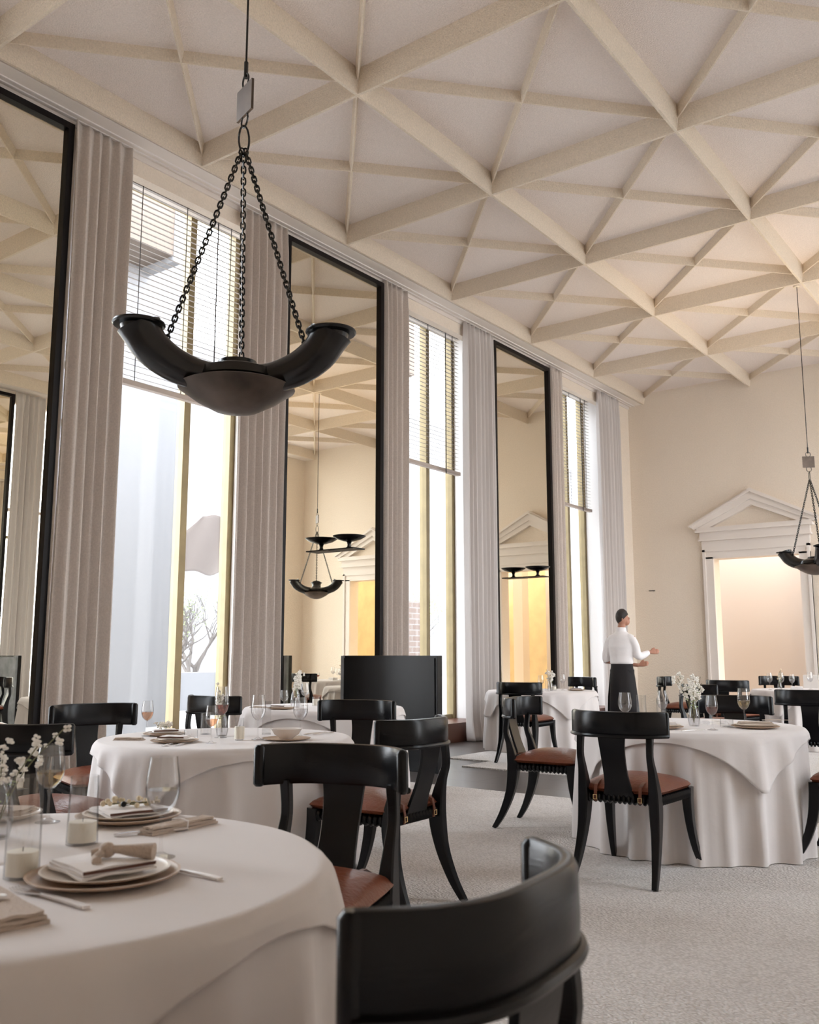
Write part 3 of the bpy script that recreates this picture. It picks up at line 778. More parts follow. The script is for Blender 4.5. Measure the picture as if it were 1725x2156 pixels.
def sprig(x, y, z, h, label, seed, n=7, spread=0.12, lean=(0, 0), m=None, bs=0.009, group=None):
    rnd = random.Random(seed); t = thing('flower_sprigs', label, 'flowers', (x, y, z), group=group)
    s = MB(); f = MB(); lf = MB()
    for k in range(n):
        a = rnd.uniform(0, 2 * PI); r_ = spread * rnd.uniform(0.4, 1.1); hh = h * rnd.uniform(0.7, 1.05)
        tip = Vector((math.cos(a) * r_ + lean[0], math.sin(a) * r_ + lean[1], hh)); mid = Vector((tip.x * 0.35, tip.y * 0.35, hh * 0.55))
        pts = smoothpath([(0, 0, 0.01), mid, tip], 4); s.tube(pts, [0.0016] * len(pts), 5)
        for q in range(9):
            u = rnd.uniform(0.55, 1.0); p = mid.lerp(tip, (u - 0.55) / 0.45) + Vector((rnd.uniform(-1, 1), rnd.uniform(-1, 1), rnd.uniform(-.6, 1))) * 0.016
            nz = Vector((rnd.uniform(-1, 1), rnd.uniform(-1, 1), rnd.uniform(-.3, 1))).normalized(); ax = nz.orthogonal().normalized(); ay = nz.cross(ax); bb = bs * rnd.uniform(0.6, 1.15)
            for w in range(4):
                an = w * PI / 2 + q; f.ball(p + (ax * math.cos(an) + ay * math.sin(an)) * bb * 0.7, bb * 0.6, 4, (1, 1, 0.8))
        for q in range(2):
            p = Vector((0, 0, 0.01)).lerp(mid, rnd.uniform(.6, 1.3)); lf.ball(p + Vector((rnd.uniform(-1, 1), rnd.uniform(-1, 1), 0)) * 0.012, 0.009, 4, (1.4, 0.5, 0.3))
    s.build('stem', M_STEM, t); f.build('blossoms', m or M_FLOWER, t); lf.build('leaves', M_LEAF, t)
    return t
def vase(x, y, h, r, label):
    t = thing('bud_vase', label, 'vase', (x, y, TZ), group='clear glass flower vases')
    out = [(0.0001, 0.0), (r * 0.8, 0.0), (r, h * 0.25), (r * 0.85, h * 0.55), (r * 0.42, h * 0.8), (r * 0.5, h)]
    MB().shell(out + [(max(a - 0.002, 0.0001), z + (0.004 if i < 2 else 0)) for i, (a, z) in enumerate(out)][::-1], 24).build('glass', M_GLASS, t)
    MB().lathe([(0.0001, 0.005), (r * 0.75, 0.005), (r * 0.92, h * 0.25), (r * 0.86, h * 0.42), (0.0001, h * 0.42)], 20).build('water', M_WATER, t)
    return t
NB, SE = 'on the nearest table', 'on the middle left table'

# nearest table
x, y = -1.655, 1.197
disc('charger_plate', x, y, TZ, 0.150, 0.018, M_PLATEB, 'sand coloured charger plate at the front of the nearest table')
disc('dinner_plate', x - .003, y + .006, TZ + 0.0095, 0.127, 0.015, M_PLATEW, 'cream dinner plate on the front sand coloured charger')
napkin(x - 0.01, y - 0.0, TZ + 0.026, 0.155, 0.165, 0.016, R(80), M_NAP, 'white folded napkin with a dark hem on the front plate', trim=True, curl=-0.004)
t = thing('linen_knot', 'beige knotted linen strip lying on the front white napkin', 'napkin tie', (x + 0.01, y + 0.02, TZ + 0.043), R(40))
MB().tube(smoothpath([(-0.05, 0, 0.008), (-0.02, 0.006, 0.012), (0.0, -0.004, 0.016), (0.03, 0.004, 0.012), (0.075, 0.0, 0.010)], 4), smoothvals([0.006, 0.011, 0.008, 0.012, 0.017], 4), 10).build('strip', M_NAPB, t)
MB().ball((-0.018, 0, 0.014), 0.017, 7, (1, 1, 0.9)).tube([(-0.02, 0, 0.014), (-0.035, -0.03, 0.004), (-0.025, -0.05, 0.002)], [0.009, 0.007, 0.010], 8).build('knot', M_NAPB, t)
x, y = -2.19, 1.655
disc('charger_plate', x, y, TZ, 0.140, 0.018, M_PLATEB, 'sand coloured charger plate at the back of the nearest table')
disc('dinner_plate', x, y, TZ + 0.0095, 0.122, 0.015, M_PLATEW, 'cream dinner plate on the back sand coloured charger')
napkin(x - 0.005, y, TZ + 0.026, 0.165, 0.165, 0.010, R(75), M_NAP, 'white folded napkin under small flowers on the back plate', trim=True, curl=-0.003)
t = thing('flower_sprigs', 'small cream flowers and a dark berry lying on the back napkin', 'flowers', (x, y, TZ + 0.038), R(45))
rnd = random.Random(5); f = MB()
for k in range(26): f.ball((rnd.uniform(-0.07, 0.08), rnd.uniform(-0.022, 0.022), rnd.uniform(0.004, 0.022)), rnd.uniform(0.004, 0.008), 4)
f.build('blossoms', M_FLOWERC, t)
s = MB(); [s.tube([(rnd.uniform(-.07, 0), rnd.uniform(-.02, .02), 0.003), (rnd.uniform(0, .08), rnd.uniform(-.02, .02), 0.010)], 0.0014, 5) for _ in range(6)]; s.build('stem', M_STEM, t)
MB().ball((-0.012, -0.02, 0.008), 0.008, 6).build('berry', M_BLACK, t)
cylinder_glass(-1.811, 1.113, 0.200, 0.035, 'tall clear glass cylinder with a white candle, nearest the left picture edge', candle=0.052, name='candle_holder', flare=0.06)
cylinder_glass(-2.011, 1.388, 0.158, 0.037, 'shorter clear glass cylinder with a white candle, left of the back plate', candle=0.052, name='candle_holder', flare=0.12)
wine_glass(-1.739, 1.404, 0.218, 0.038, M_WATER, 'largest stemmed glass in front, half full of clear drink', 0.44)
wine_glass(-2.341, 1.506, 0.205, 0.038, M_WINEW, 'stemmed glass of white wine behind the tall candle holder', 0.40)
napkin(-1.98, 1.655, TZ, 0.055, 0.225, 0.020, R(0) + R(3), M_NAPB, 'beige napkin rolled with a cord, right of the back plate')
MB_ = MB().tube([(-0.031, 0, 0.002), (-0.029, 0.004, 0.022), (0, 0.006, 0.025), (0.029, 0.004, 0.022), (0.031, 0, 0.002)], 0.0022, 6).build('cord', M_NAP, [o for o in bpy.data.objects if o.name.startswith('folded_napkin') and o.type == 'EMPTY'][-1])
fork(-1.985, 1.575, TZ, 0.19, R(66), 'spoon lying left of the corded beige napkin', 'spoon')
fork(-1.560, 1.330, TZ, 0.19, R(2 + 180), 'pale handled knife right of the front plate', 'knife', M_IVORY)
fork(-1.612, 1.048, TZ, 0.235, R(180), 'pale handled fork in front of the front plate', 'fork', M_IVORY)
napkin(-1.605, 0.935, TZ, 0.105, 0.26, 0.022, R(78), M_NAPB, 'beige folded napkin at the left picture edge beside the fork')
fork(-1.665, 0.925, TZ + 0.024, 0.16, R(20), 'pale handled knife resting on the beige napkin at the left edge', 'knife', M_IVORY)
disc('dinner_plate', -2.50, 1.455, TZ, 0.115, 0.018, M_PLATEW, 'cream plate cut by the left picture edge on the nearest table')
napkin(-2.47, 1.465, TZ + 0.018, 0.13, 0.10, 0.014, R(30), M_NAPB, 'beige napkin on the plate cut by the left picture edge')
vase(-2.24, 1.30, 0.17, 0.04, 'clear flower vase just outside the left edge on the nearest table')
sprig(-2.24, 1.30, TZ + 0.01, 0.28, 'white blossom sprigs reaching in from the left picture edge', 21, n=5, spread=0.11, lean=(0.04, 0.04), bs=0.009)

# middle left table
def setting(x, y, r, rot, where, bowl=False, nap=True):
    disc('charger_plate', x, y, TZ, r, 0.014, M_PLATEB, 'sand coloured plate ' + where)
    disc('dinner_plate', x, y, TZ + 0.008, r * 0.82, 0.012, M_PLATEW, 'smaller cream plate ' + where)
    if nap: napkin(x, y, TZ + 0.022, r * 1.15, r * 0.95, 0.012, rot, M_NAP, 'white napkin folded on the plates ' + where, trim=True)
setting(-3.93, 3.235, 0.125, R(30), 'at the front of the middle left table')
setting(-4.31, 3.475, 0.120, R(60), 'at the left rear of the middle left table')
sprig(-4.31, 3.475, TZ + 0.034, 0.03, 'tiny flowers lying on the rear left plate of the middle left table', 31, n=5, spread=0.05)
napkin(-4.22, 3.17, TZ, 0.16, 0.05, 0.014, R(30), M_NAPB, 'beige napkin left of the front plate, middle left table')
fork(-3.83, 3.13, TZ, 0.19, R(118), 'silver knife right of the front plate, middle left table', 'knife')
fork(-3.80, 3.19, TZ, 0.19, R(118), 'silver spoon beside the knife, middle left table', 'spoon')
wine_glass(-4.352, 3.385, 0.155 * 1.25, 0.033, M_WINER, 'rose wine glass standing alone at the left of the middle left table')
wine_glass(-3.735, 3.31, 0.19, 0.033, M_WINER, 'rose wine glass at the front centre of the middle left table', 0.38)
wine_glass(-3.944, 3.564, 0.275, 0.040, M_WINED, 'tallest stemmed glass with amber wine on the middle left table', 0.38)
wine_glass(-3.70, 3.605, 0.235, 0.040, None, 'empty round wine glass behind the candle, middle left table')
wine_glass(-3.617, 3.846, 0.215, 0.040, M_WATER, 'stemmed glass of water right of the square vase, middle left table', 0.5)
cylinder_glass(-4.17, 3.655, 0.12, 0.030, 'plain clear tumbler left of the tall wine glass, middle left table', flare=-0.05, name='tumbler')
cylinder_glass(-3.754, 3.523, 0.115, 0.030, 'square clear holder with a white candle on the middle left table', candle=0.07, square=True, name='candle_holder')
cylinder_glass(-4.029, 3.427, 0.045, 0.036, 'low clear glass bowl behind the front plate, middle left table', name='glass_bowl')
cylinder_glass(-3.902, 3.869, 0.185, 0.036, 'tall empty square glass vase on the middle left table', square=True, name='glass_vase')
disc('charger_plate', -3.56, 3.68, TZ, 0.13, 0.012, M_PLATEB, 'sand coloured plate under the white bowl')
o = MB().lathe([(0.0001, 0), (0.035, 0), (0.04, 0.006), (0.065, 0.022), (0.082, 0.050), (0.086, 0.052), (0.080, 0.050), (0.060, 0.020), (0.0001, 0.010)], 36).build('soup_bowl', M_BOWL, loc=(-3.56, 3.68, TZ + 0.008)); tag(o, 'small white footed bowl on the right side of the middle left table', 'bowl')
fork(-3.47, 3.50, TZ, 0.19, R(120), 'silver fork in front of the white bowl', 'fork')
fork(-3.69, 4.05, TZ, 0.20, R(95), 'silver fork behind the white bowl, middle left table', 'fork')
fork(-3.66, 4.09, TZ, 0.20, R(97), 'silver knife behind the white bowl, middle left table', 'knife')
vase(-4.02, 3.64, 0.16, 0.035, 'clear flower vase behind the tall amber wine glass')
sprig(-4.02, 3.64, TZ + 0.01, 0.27, 'sparse pale sprigs behind the tall amber wine glass', 33, n=4, spread=0.04)

# table left of the partition
vase(-5.697, 5.992, 0.20, 0.045, 'clear carafe shaped vase on the table left of the partition')
sprig(-5.697, 5.992, TZ + 0.02, 0.285, 'full white blossoms on the table left of the partition', 41, n=9, spread=0.07, bs=0.015)
wine_glass(-5.523, 5.674, 0.16, 0.036, None, 'front clear stemmed glass on the table left of the partition')
wine_glass(-5.80, 6.22, 0.20, 0.038, M_WATER, 'rear stemmed glass on the table left of the partition', 0.3)
setting(-5.60, 5.72, 0.12, R(10), 'at the front of the table left of the partition')
cylinder_glass(-5.72, 6.28, 0.08, 0.035, 'low frosted cup on the table left of the partition', candle=0.06, name='candle_holder')
setting(-5.55, 6.55, 0.11, R(70), 'at the rear of the table left of the partition')
napkin(-5.92, 5.77, TZ, 0.15, 0.05, 0.012, R(20), M_NAPB, 'beige napkin at the left of the table beside the partition')

# right table
disc('charger_plate', -1.80, 6.00, TZ, 0.145, 0.016, M_PLATEB, 'charger plate at the right of the right table')
disc('dinner_plate', -1.80, 6.00, TZ + 0.009, 0.13, 0.016, M_PLATEW, 'cream plate stacked at the right of the right table')
napkin(-1.80, 6.00, TZ + 0.026, 0.20, 0.10, 0.014, R(30), M_NAPB, 'beige napkin on the plates at the right of the right table')
fork(-1.70, 6.13, TZ + 0.042, 0.19, R(35), 'silver knife resting across the right plates, right table', 'knife')
disc('charger_plate', -2.26, 5.62, TZ, 0.14, 0.016, M_PLATEB, 'charger plate at the left of the right table, behind the chair back')
disc('dinner_plate', -2.26, 5.62, TZ + 0.009, 0.125, 0.016, M_PLATEW, 'cream plate at the left of the right table, behind the chair back')
napkin(-2.26, 5.62, TZ + 0.026, 0.17, 0.12, 0.018, R(40), M_NAP, 'white napkin on the left plates of the right table')
wine_glass(-1.964, 5.701, 0.205, 0.037, M_WINED, 'amber wine glass at the front of the right table', 0.42)
wine_glass(-1.92, 6.18, 0.235, 0.040, M_WINEW, 'white wine glass behind the right plates, right table', 0.42)
wine_glass(-2.463, 5.564, 0.215, 0.043, None, 'empty wine glass rising above the back of the front right chair')
wine_glass(-2.40, 6.02, 0.215, 0.036, M_WATER, 'water glass among the cylinders left of the vase, right table', 0.3)
cylinder_glass(-2.615, 6.18, 0.175, 0.032, 'leftmost tall clear cylinder on the right table', name='glass_vase')
cylinder_glass(-2.44, 6.10, 0.160, 0.032, 'clear cylinder right beside the leftmost one, right table', name='glass_vase')
vase(-2.163, 5.937, 0.17, 0.038, 'clear flower vase in the middle of the right table')
sprig(-2.163, 5.937, TZ + 0.01, 0.33, 'white cow parsley and blossoms in the vase on the right table', 51, n=11, spread=0.12, lean=(-0.035, -0.03), bs=0.014)
cylinder_glass(-1.97, 5.98, 0.05, 0.04, 'low clear glass bowl behind the amber wine glass, right table', name='glass_bowl')
napkin(-2.12, 6.20, TZ, 0.16, 0.09, 0.03, R(60), M_NAP, 'white rumpled napkin behind the vase, right table', curl=-0.01)
napkin(-1.90, 6.28, TZ, 0.18, 0.07, 0.022, R(35), M_NAPB, 'beige folded napkin at the far side of the right table')
fork(-2.03, 5.56, TZ, 0.18, R(60), 'silver fork left of the amber wine glass, right table', 'fork')

# far table by the last mirror
wine_glass(-5.72, 10.42, 0.20, 0.038, M_WATER, 'left stemmed glass on the far table by the last mirror', 0.3)
cylinder_glass(-5.68, 10.52, 0.13, 0.03, 'small clear cylinder on the far table by the last mirror', name='glass_vase')
vase(-5.74, 10.70, 0.16, 0.035, 'clear flower vase on the far table by the last mirror')
sprig(-5.74, 10.70, TZ + 0.01, 0.27, 'white blossoms on the far table by the last mirror', 61, n=7, spread=0.07, bs=0.013)
wine_glass(-5.74, 11.04, 0.20, 0.038, M_WATER, 'right stemmed glass on the far table by the last mirror', 0.3)
cylinder_glass(-5.78, 10.86, 0.07, 0.04, 'frosted cup on the far table by the last mirror', candle=0.05, name='candle_holder')
setting(-5.50, 10.95, 0.12, R(20), 'on the far table by the last mirror')
# farthest table
for q, (x, y, hh, w, lab) in enumerate([(-3.60, 12.72, 0.22, M_WATER, 'leftmost stemmed glass on the farthest table'), (-3.47, 12.78, 0.22, None, 'second stemmed glass from the left on the farthest table'),
        (-3.38, 12.95, 0.20, M_WATER, 'middle stemmed glass on the farthest table'), (-3.22, 13.22, 0.225, M_WATER, 'stemmed glass before the far chair back on the farthest table'),
        (-3.12, 13.35, 0.22, None, 'fifth stemmed glass from the left on the farthest table'), (-2.84, 12.95, 0.13, M_WINED, 'short glass of dark wine at the right of the farthest table'), (-2.86, 13.35, 0.23, M_WATER, 'rightmost stemmed glass on the farthest table, at the picture edge')]):
    wine_glass(x, y, hh, 0.038, w, lab, 0.35)
vase(-3.52, 12.88, 0.12, 0.03, 'small vase among the glasses of the farthest table')
sprig(-3.52, 12.88, TZ + 0.01, 0.26, 'green and cream sprig on the farthest table', 71, n=4, spread=0.06, m=M_FLOWERC)
napkin(-3.30, 12.85, TZ, 0.16, 0.11, 0.05, R(15), M_NAP, 'white napkin stack on the farthest table')

# ------------------------------------------------------------ hanging oil-lamp shaped lights
def chain(p, q, pitch=0.0245):
    p = Vector(p); q = Vector(q); L = (q - p).length; d = (q - p).normalized(); n = int(L / pitch); b = MB()
    side = d.cross(Vector((0, 0, 1))).normalized() if abs(d.z) < 0.99 else Vector((1, 0, 0)); side2 = d.cross(side)
    for i in range(n + 1):
        c = p + d * (i * L / n); s = side if i % 2 else side2; a = 0.0175; w = 0.0100; pts = []
        for k in range(12):
            t = 2 * PI * k / 12; lx = math.cos(t); ly = math.sin(t)
            pts.append(c + d * (lx * w + (a - w) * (1 if lx > 0.01 else -1 if lx < -0.01 else 0)) + s * (ly * w))
        b.tube(pts, 0.0042, 5, closed=True)
    return b
def ringpts(c, a, h, ax, n=20): return [Vector(c) + Vector(ax) * (a * math.cos(2 * PI * k / n)) + Vector((0, 0, h * math.sin(2 * PI * k / n))) for k in range(n)]
def hanging_lamp(x, y, zr, az, paz, label):
    t = thing('hanging_lamp', label, 'hanging lamp', (x, y, zr), R(az), 'oil lamp shaped hanging lights')
    b = MB()
    b.lathe([(0.0001, -0.335), (0.035, -0.333), (0.10, -0.318), (0.18, -0.275), (0.235, -0.235), (0.255, -0.222), (0.235, -0.212), (0.16, -0.19), (0.0001, -0.18)], 40, M=Matrix.Diagonal((1.0, 1.0, 1.0)))
    b.build('bowl', M_BRONZE, t)
    MB().lathe([(0.0001, -0.225), (0.15, -0.222), (0.19, -0.19), (0.175, -0.15), (0.11, -0.125), (0.085, -0.115), (0.085, -0.10), (0.06, -0.095), (0.0001, -0.10)], 32).build('lamp_body', M_BLACKM, t)
    AL = 112
    for k in (-1, 0, 1):
        a = R(k * AL); ca, sa = math.cos(a), math.sin(a); rr = 0.435
        pr = smoothpath([(0.07, 0, -0.185), (0.18, 0, -0.182), (0.29, 0, -0.15), (0.375, 0, -0.095), (0.42, 0, -0.035), (rr, 0, -0.006)], 4)
        rv = smoothvals([0.062, 0.068, 0.074, 0.080, 0.084, 0.094], 4)
        P = [(p.x * ca, p.x * sa, p.z) for p in pr]
        ao = MB().tube(P, rv, 20).build('arm', M_BLACKM, t)
        MB().lathe([(0.080, -0.014), (0.104, -0.010), (0.110, -0.003), (0.108, 0.004), (0.095, 0.006), (0.085, 0.003), (0.070, -0.03), (0.0001, -0.035)], 32, (rr * ca, rr * sa, 0.0)).build('rim', M_BLACKM, ao)
        chain((0.010 * ca, 0.010 * sa, 0.90), (0.315 * ca, 0.315 * sa, -0.045)).build('chain', M_BLACKM, t)
    pa = R(paz - az); ax = Vector((math.cos(pa), math.sin(pa), 0)); nx = Vector((-ax.y, ax.x, 0)); z = 0.90
    MB().tube(ringpts((0, 0, z + 0.062), 0.026, 0.068, nx), 0.005, 6, closed=True).build('long_link', M_BLACKM, t)
    MB().tube(ringpts((0, 0, z + 0.158), 0.032, 0.034, ax), 0.0045, 6, closed=True).build('ring', M_BLACKM, t)
    b = MB(); w = 0.075; zc = z + 0.255
    M = Matrix((ax, nx, Vector((0, 0, 1)))).transposed()
    vs = [M @ Vector((sx * w, sy * 0.006, sz * w)) + Vector((0, 0, zc)) for sz in (-1, 1) for sx, sy in ((-1, -1), (1, -1), (1, 1), (-1, 1))]
    b.add(vs, [(0, 3, 2, 1), (4, 5, 6, 7), (0, 1, 5, 4), (1, 2, 6, 5), (2, 3, 7, 6), (3, 0, 4, 7)]).build('square_plate', M_BRONZE, t, smooth=False)
    MB().tube(ringpts((0, 0, z + 0.355), 0.030, 0.034, ax), 0.0045, 6, closed=True).build('ring', M_BLACKM, t)
    MB().tube([(0, 0, z + 0.37), (0, 0, z + 0.45)], 0.010, 8).tube([(0, 0, z + 0.45), (0, 0, HB - zr)], 0.005, 8).build('suspension_rod', M_BLACKM, t)
    MB().lathe([(0.0001, HB - zr - 0.02), (0.045, HB - zr - 0.018), (0.05, HB - zr), (0.0001, HB - zr)], 20).build('ceiling_rose', M_BEAM, t)
    for k in (-1, 0, 1):
        a = R(k * AL + az); spot_up((x + 0.435 * math.cos(a), y + 0.435 * math.sin(a), zr + 0.03), 34 if y > 5 else 9)
    return t
hanging_lamp(-2.975, 2.72, 2.57, 134, 163, 'large three-armed black lamp hanging on chains in the upper left foreground')
hanging_lamp(-2.95, 12.75, 2.55, 48, 30, 'smaller looking far three-armed black lamp at the right picture edge')

# bowl sconces on the mirrors
def sconce(y, z, label):
    t = thing('bowl_bracket', label, 'wall bracket', (-7.29, y, z), 0, 'bowl brackets fixed to the mirrors')
    MB().box(0, 0.36, -0.11, 0.11, 0, 0.014).build('shelf_plate', M_FRAME, t, smooth=False)
    MB().lathe([(0.055, 0.014), (0.05, 0.02), (0.025, 0.035), (0.02, 0.06), (0.028, 0.09), (0.04, 0.10)], 20, (0.21, 0, 0)).build('pedestal', M_BLACKM, t)
    MB().lathe([(0.0001, 0.095), (0.06, 0.10), (0.14, 0.125), (0.19, 0.155), (0.196, 0.165), (0.185, 0.166), (0.13, 0.14), (0.0001, 0.115)], 32, (0.21, 0, 0)).build('bowl', M_BLACKM, t)
    return t
sconce(8.31, 2.42, 'black bowl on a bracket against the middle mirror, with its reflection')
sconce(12.87, 2.40, 'black bowl on a bracket against the farthest mirror, with its reflection')

# ------------------------------------------------------------ the waiter (back to camera)
def person():
    t = thing('person', 'waiter in white shirt and long black apron standing with back turned, one hand held out', 'person', (-5.47, 12.30, RZ), R(-8))
    b = MB()
    def loft(secs, n=20):
        vs = []; fs = []
        for (cx, cy, z, rx, ry) in secs:
            for k in range(n):
                a = 2 * PI * k / n; vs.append((cx + rx * math.cos(a), cy + ry * math.sin(a), z))
        for i in range(len(secs) - 1):
            for k in range(n):
                l = (k + 1) % n; fs.append((i * n + k, i * n + l, (i + 1) * n + l, (i + 1) * n + k))
        fs += [tuple(reversed(range(n))), tuple((len(secs) - 1) * n + k for k in range(n))]
        return vs, fs
    # head (turned to the right), neck, trunk
    hx, hy, hz = 0.015, 0.02, 1.70
    b.ball((hx, hy, hz), 0.098, 12, (0.80, 0.98, 1.12)); b.ball((hx + 0.035, hy + 0.045, hz - 0.055), 0.058, 8, (0.9, 1, 1.0))
    fd = Vector((math.cos(R(35)), math.sin(R(35)), 0))       # face direction
    b.ball(Vector((hx, hy, hz - 0.015)) + fd * 0.092, 0.017, 6, (1, 1, 1.3)); b.ball(Vector((hx, hy, hz - 0.055)) + fd * 0.082, 0.02, 6, (1, 1, 0.5))
    sd = Vector((fd.y, -fd.x, 0))
    b.ball(Vector((hx, hy, hz - 0.015)) + sd * 0.080, 0.024, 6, (0.6, 0.8, 1.4)); b.ball(Vector((hx, hy, hz - 0.015)) - sd * 0.080, 0.024, 6, (0.6, 0.8, 1.4))
    b.tube([(0, 0, 1.46), (0.005, 0.01, 1.56), (hx, hy, 1.64)], [0.06, 0.052, 0.052], 14)
    b.add(*loft([(0, 0, 0.86, 0.14, 0.10), (0, 0, 1.0, 0.135, 0.095), (0, 0, 1.15, 0.14, 0.095), (0, 0, 1.32, 0.165, 0.105), (0, 0, 1.44, 0.15, 0.08), (0, 0, 1.49, 0.07, 0.055)]))
    RS, RE, RW = (0.17, 0.0, 1.43), (0.225, 0.06, 1.17), (0.245, 0.32, 1.22)
    LS, LE, LW = (-0.17, 0.0, 1.43), (-0.250, 0.0, 1.09), (0.14, 0.20, 1.04)
    b.tube([RS, RE, RW], [0.046, 0.037, 0.026], 12); b.tube([LS, LE, LW], [0.046, 0.037, 0.026], 12)
    for s in (-1, 1): b.tube([(s * 0.085, 0, 0.90), (s * 0.09, 0.01, 0.50), (s * 0.095, -0.01, 0.08)], [0.085, 0.056, 0.038], 12); b.ball((s * 0.095, 0.06, 0.035), 0.05, 8, (0.9, 2.3, 0.65))
    def hand(w, d, up):
        w = Vector(w); d = Vector(d).normalized(); u = Vector(up).normalized(); s = d.cross(u).normalized()
        pc = w + d * 0.05
        for k in range(4): b.tube([w, w + d * 0.045 + s * (k - 1.5) * 0.012, w + d * 0.085 + s * (k - 1.5) * 0.018], [0.020, 0.015, 0.012], 8)
        for k, L in enumerate((0.062, 0.072, 0.068, 0.052)):
            q = w + d * 0.085 + s * (k - 1.5) * 0.019
            b.tube([q, q + d * L * 0.5, q + d * L * 0.85 - u * 0.016], [0.0095, 0.0088, 0.0075], 7)
        b.tube([w + d * 0.02, w + d * 0.055 - s * 0.045, w + d * 0.09 - s * 0.055], [0.014, 0.012, 0.009], 7)
    hand(RW, (0.75, 0.65, 0.10), (0.6, -0.7, 0.25)); hand(LW, (0.92, 0.35, 0.22), (0.3, -0.9, 0.3))
    o = b.build('body', M_SKIN, t)
    rm = o.modifiers.new('remesh', 'REMESH'); rm.mode = 'VOXEL'; rm.voxel_size = 0.0065; rm.use_smooth_shade = True
    sm = o.modifiers.new('smooth', 'SMOOTH'); sm.iterations = 2
    # hair
    b2 = MB()
    n = 16
    for i in range(9):
        th = PI * 0.62 * i / 8
        for k in range(n):
            a = 2 * PI * k / n; dirv = Vector((math.cos(a), math.sin(a), 0)); front = dirv.dot(fd)
            tt = th * (1.06 - 0.42 * max(0, front) + 0.22 * max(0, -front))
            r_ = 0.107
            b2.v.append((hx + r_ * 0.80 * math.sin(tt) * math.cos(a), hy + r_ * 0.98 * math.sin(tt) * math.sin(a), hz + 0.008 + r_ * 1.10 * math.cos(tt)))
    for i in range(8):
        for k in range(n):
            l = (k + 1) % n; b2.f.append((i * n + k, i * n + l, (i + 1) * n + l, (i + 1) * n + k))
    h = b2.build('hair', M_HAIR, t); so = h.modifiers.new('s', 'SOLIDIFY'); so.thickness = 0.012
    # shirt
    s = MB(); s.add(*loft([(0, 0, 1.045, 0.150, 0.112), (0, -0.004, 1.075, 0.172, 0.130), (0, 0, 1.16, 0.168, 0.125), (0, 0, 1.30, 0.188, 0.130), (0, 0, 1.40, 0.186, 0.118), (0, 0, 1.455, 0.15, 0.095), (0.003, 0.003, 1.505, 0.078, 0.072), (0.005, 0.005, 1.565, 0.064, 0.064)], 28))
    s.tube(smoothpath([(0.10, 0, 1.43), (0.168, 0.0, 1.40), (0.205, 0.03, 1.30), RE, (0.238, 0.2, 1.185), (0.246, 0.30, 1.215)], 4), smoothvals([0.052, 0.058, 0.058, 0.056, 0.047, 0.034], 4), 16)
    s.tube(smoothpath([(-0.10, 0, 1.43), (-0.170, 0.0, 1.39), (-0.215, 0.0, 1.29), (-0.248, 0.0, 1.15), (-0.238, 0.015, 1.085)], 4), smoothvals([0.052, 0.060, 0.062, 0.062, 0.054], 4), 16)
    so = s.build('shirt', M_SHIRT, t)
    rm = so.modifiers.new('remesh', 'REMESH'); rm.mode = 'VOXEL'; rm.voxel_size = 0.010; rm.use_smooth_shade = True
    sm = so.modifiers.new('smooth', 'SMOOTH'); sm.iterations = 3
    # trousers and apron
    tr = MB()
    for q in (-1, 1): tr.tube([(q * 0.085, 0, 0.98), (q * 0.09, 0.01, 0.50), (q * 0.095, -0.01, 0.05)], [0.095, 0.085, 0.07], 16)
    tr.build('trousers', M_APRON, t)
    a = MB(); n = 40; rows = [(1.065, 0.160, 0.122), (1.02, 0.162, 0.124), (0.90, 0.180, 0.145), (0.6, 0.215, 0.175), (0.25, 0.245, 0.205)]
    gap = R(20)
    for (z, rx, ry) in rows:
        for k in range(n + 1):
            an = -PI / 2 - 0.9 + gap * (1.06 - z) * 1.6 + (2 * PI - gap * (1.06 - z) * 3.2) * k / n
            w = 1 + 0.02 * math.sin(9 * an) * (1.06 - z)
            a.v.append((rx * w * math.cos(an), ry * w * math.sin(an), z))
    for i in range(len(rows) - 1):
        for k in range(n): a.f.append((i * (n + 1) + k, i * (n + 1) + k + 1, (i + 1) * (n + 1) + k + 1, (i + 1) * (n + 1) + k))
    ao = a.build('apron', M_APRON, t); ao.modifiers.new('s', 'SOLIDIFY').thickness = 0.005
    return t
person()

# ------------------------------------------------------------ outside the windows
struct(MB().box(-60, -8.12, -20, 60, -0.35, -0.05).build('ground_outside', M_GROUND, smooth=False))
struct(MB().box(2.38, 40, -20, 60, -0.35, -0.05).build('ground_outside', M_GROUND, smooth=False))
t = thing('timber_canopy', 'slatted timber soffit seen through the upper part of the first window', 'canopy', (-12, 8.0, 7.5))
MB().box(-0.4, 0.4, -0.3, 1.15, 0.1, 1.4).build('soffit', M_SOFF, t, smooth=False)
MB().box(-0.45, 0.42, 1.15, 1.30, 0.0, 1.5).build('edge_board', M_EXTW, t, smooth=False)
t = thing('timber_canopy', 'slatted timber soffit seen through the upper part of the second window', 'canopy', (-12, 15.2, 7.2))
MB().box(-0.4, 0.4, -1.6, 0.55, 0.0, 1.6).build('soffit', M_SOFF, t, smooth=False)
struct(MB().box(-13.2, -12.4, 5.5, 9.62, -0.05, 9.5).box(-13.9, -13.6, 9.5, 11.25, -0.05, 10.5).box(-13.2, -12.4, 12.6, 15.75, -0.05, 9.5).build('wall_outside', M_EXTW, smooth=False))
tag(MB().box(-17.3, -17.0, 12.0, 17.2, -0.05, 0.80).build('garden_wall', M_EXTW, smooth=False), 'low white garden wall at the foot of the bare tree', 'wall')
struct(MB().box(-34, -33.5, 16, 75, -0.05, 16).build('sky_backdrop', M_EXTW, smooth=False))  # added backdrop in place of open sky, dimmer so the branches show
struct(MB().box(-14.4, -14.0, 17.0, 19.68, -0.05, 2.54).build('wall_brick', M_BRICK, smooth=False))
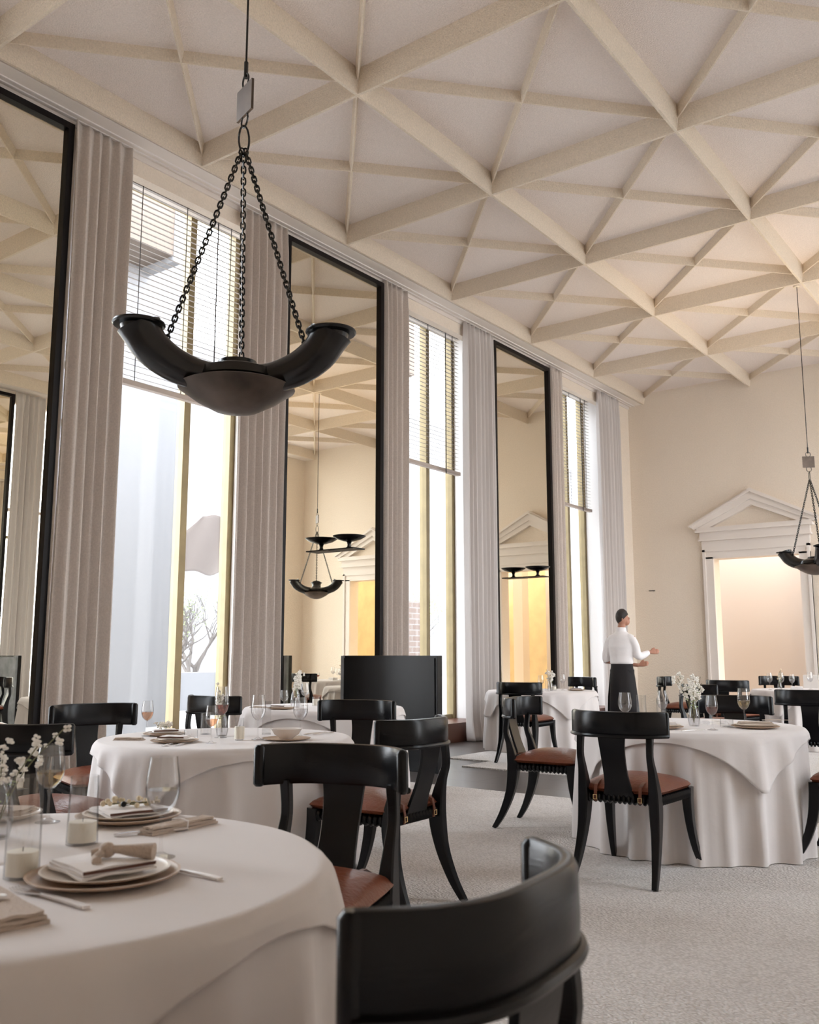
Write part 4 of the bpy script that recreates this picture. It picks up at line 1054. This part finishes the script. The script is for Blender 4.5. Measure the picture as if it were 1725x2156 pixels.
# shade sail
b = MB(); n = 20
for i in range(n + 1):
    for j in range(n + 1):
        u = i / n; v = j / n
        b.v.append((-18 + 1.6 * (v - 0.5), 14.75 + 2.6 * u, 4.55 - 0.95 * (1 - v) - 0.25 * math.sin(PI * u) * (1 - v) + 0.05 * math.sin(u * 17 + v * 5) - 0.1 * u))
for i in range(n):
    for j in range(n): a = i * (n + 1) + j; b.f.append((a, a + 1, a + n + 2, a + n + 1))
o = b.build('shade_sail', M_CANOPY); o.modifiers.new('s', 'SOLIDIFY').thickness = 0.01
tag(o, 'sagging cream fabric shade above the tree outside the first window', 'shade sail')
def tree(x, y, h, seed, label, leaves=250, lm=None, rad=0.09):
    rnd = random.Random(seed); t = thing('garden_tree', label, 'tree', (x, y, -0.05)); b = MB(); tips = []
    def grow(p, d, L, r_, dep):
        pts = [p]; q = p.copy(); dd = d.copy()
        for k in range(4):
            dd = (dd + Vector((rnd.uniform(-1, 1), rnd.uniform(-1, 1), rnd.uniform(-.3, .5))) * 0.22).normalized(); q = q + dd * L / 4; pts.append(q.copy())
        b.tube(pts, [r_ * (1 - 0.12 * k) for k in range(5)], 6 if dep < 3 else 4)
        if dep >= 6: tips.append(q); return
        for c in range(3 if dep < 2 else 2 + (rnd.random() < .5)):
            nd = (dd + Vector((rnd.uniform(-1, 1), rnd.uniform(-1, 1), rnd.uniform(-.2, .8))) * 0.75).normalized()
            grow(q if c else pts[3], nd, L * rnd.uniform(.62, .85), r_ * 0.55, dep + 1)
    for q in ((0, 0.05, 1), (0.2, -0.45, 1), (-.2, 0.5, 1)): grow(Vector((0, q[1] * 0.3, 0)), Vector(q).normalized(), h * 0.25, rad * 0.7, 0)
    b.build('branches', M_TREE, t)
    l = MB()
    for k in range(leaves):
        p = rnd.choice(tips) + Vector((rnd.uniform(-1, 1), rnd.uniform(-1, 1), rnd.uniform(-1, 1))) * 0.12
        a = Vector((rnd.uniform(-1, 1), rnd.uniform(-1, 1), rnd.uniform(-1, 1))).normalized() * 0.03; c = a.orthogonal().normalized() * 0.014
        l.add([p - a, p + c, p + a, p - c], [(0, 1, 2, 3)])
    o = l.build('leaves', lm or M_LEAF, t, smooth=False); o['kind'] = 'stuff'
    return t
tree(-18.6, 15.75, 3.9, 12, 'nearly bare spreading tree seen through the right pane of the first window', 500, rad=0.14)
tree(-17.6, 23.2, 4.6, 9, 'pale leafy tree above the brick wall seen through the second window', 2200, rad=0.06)
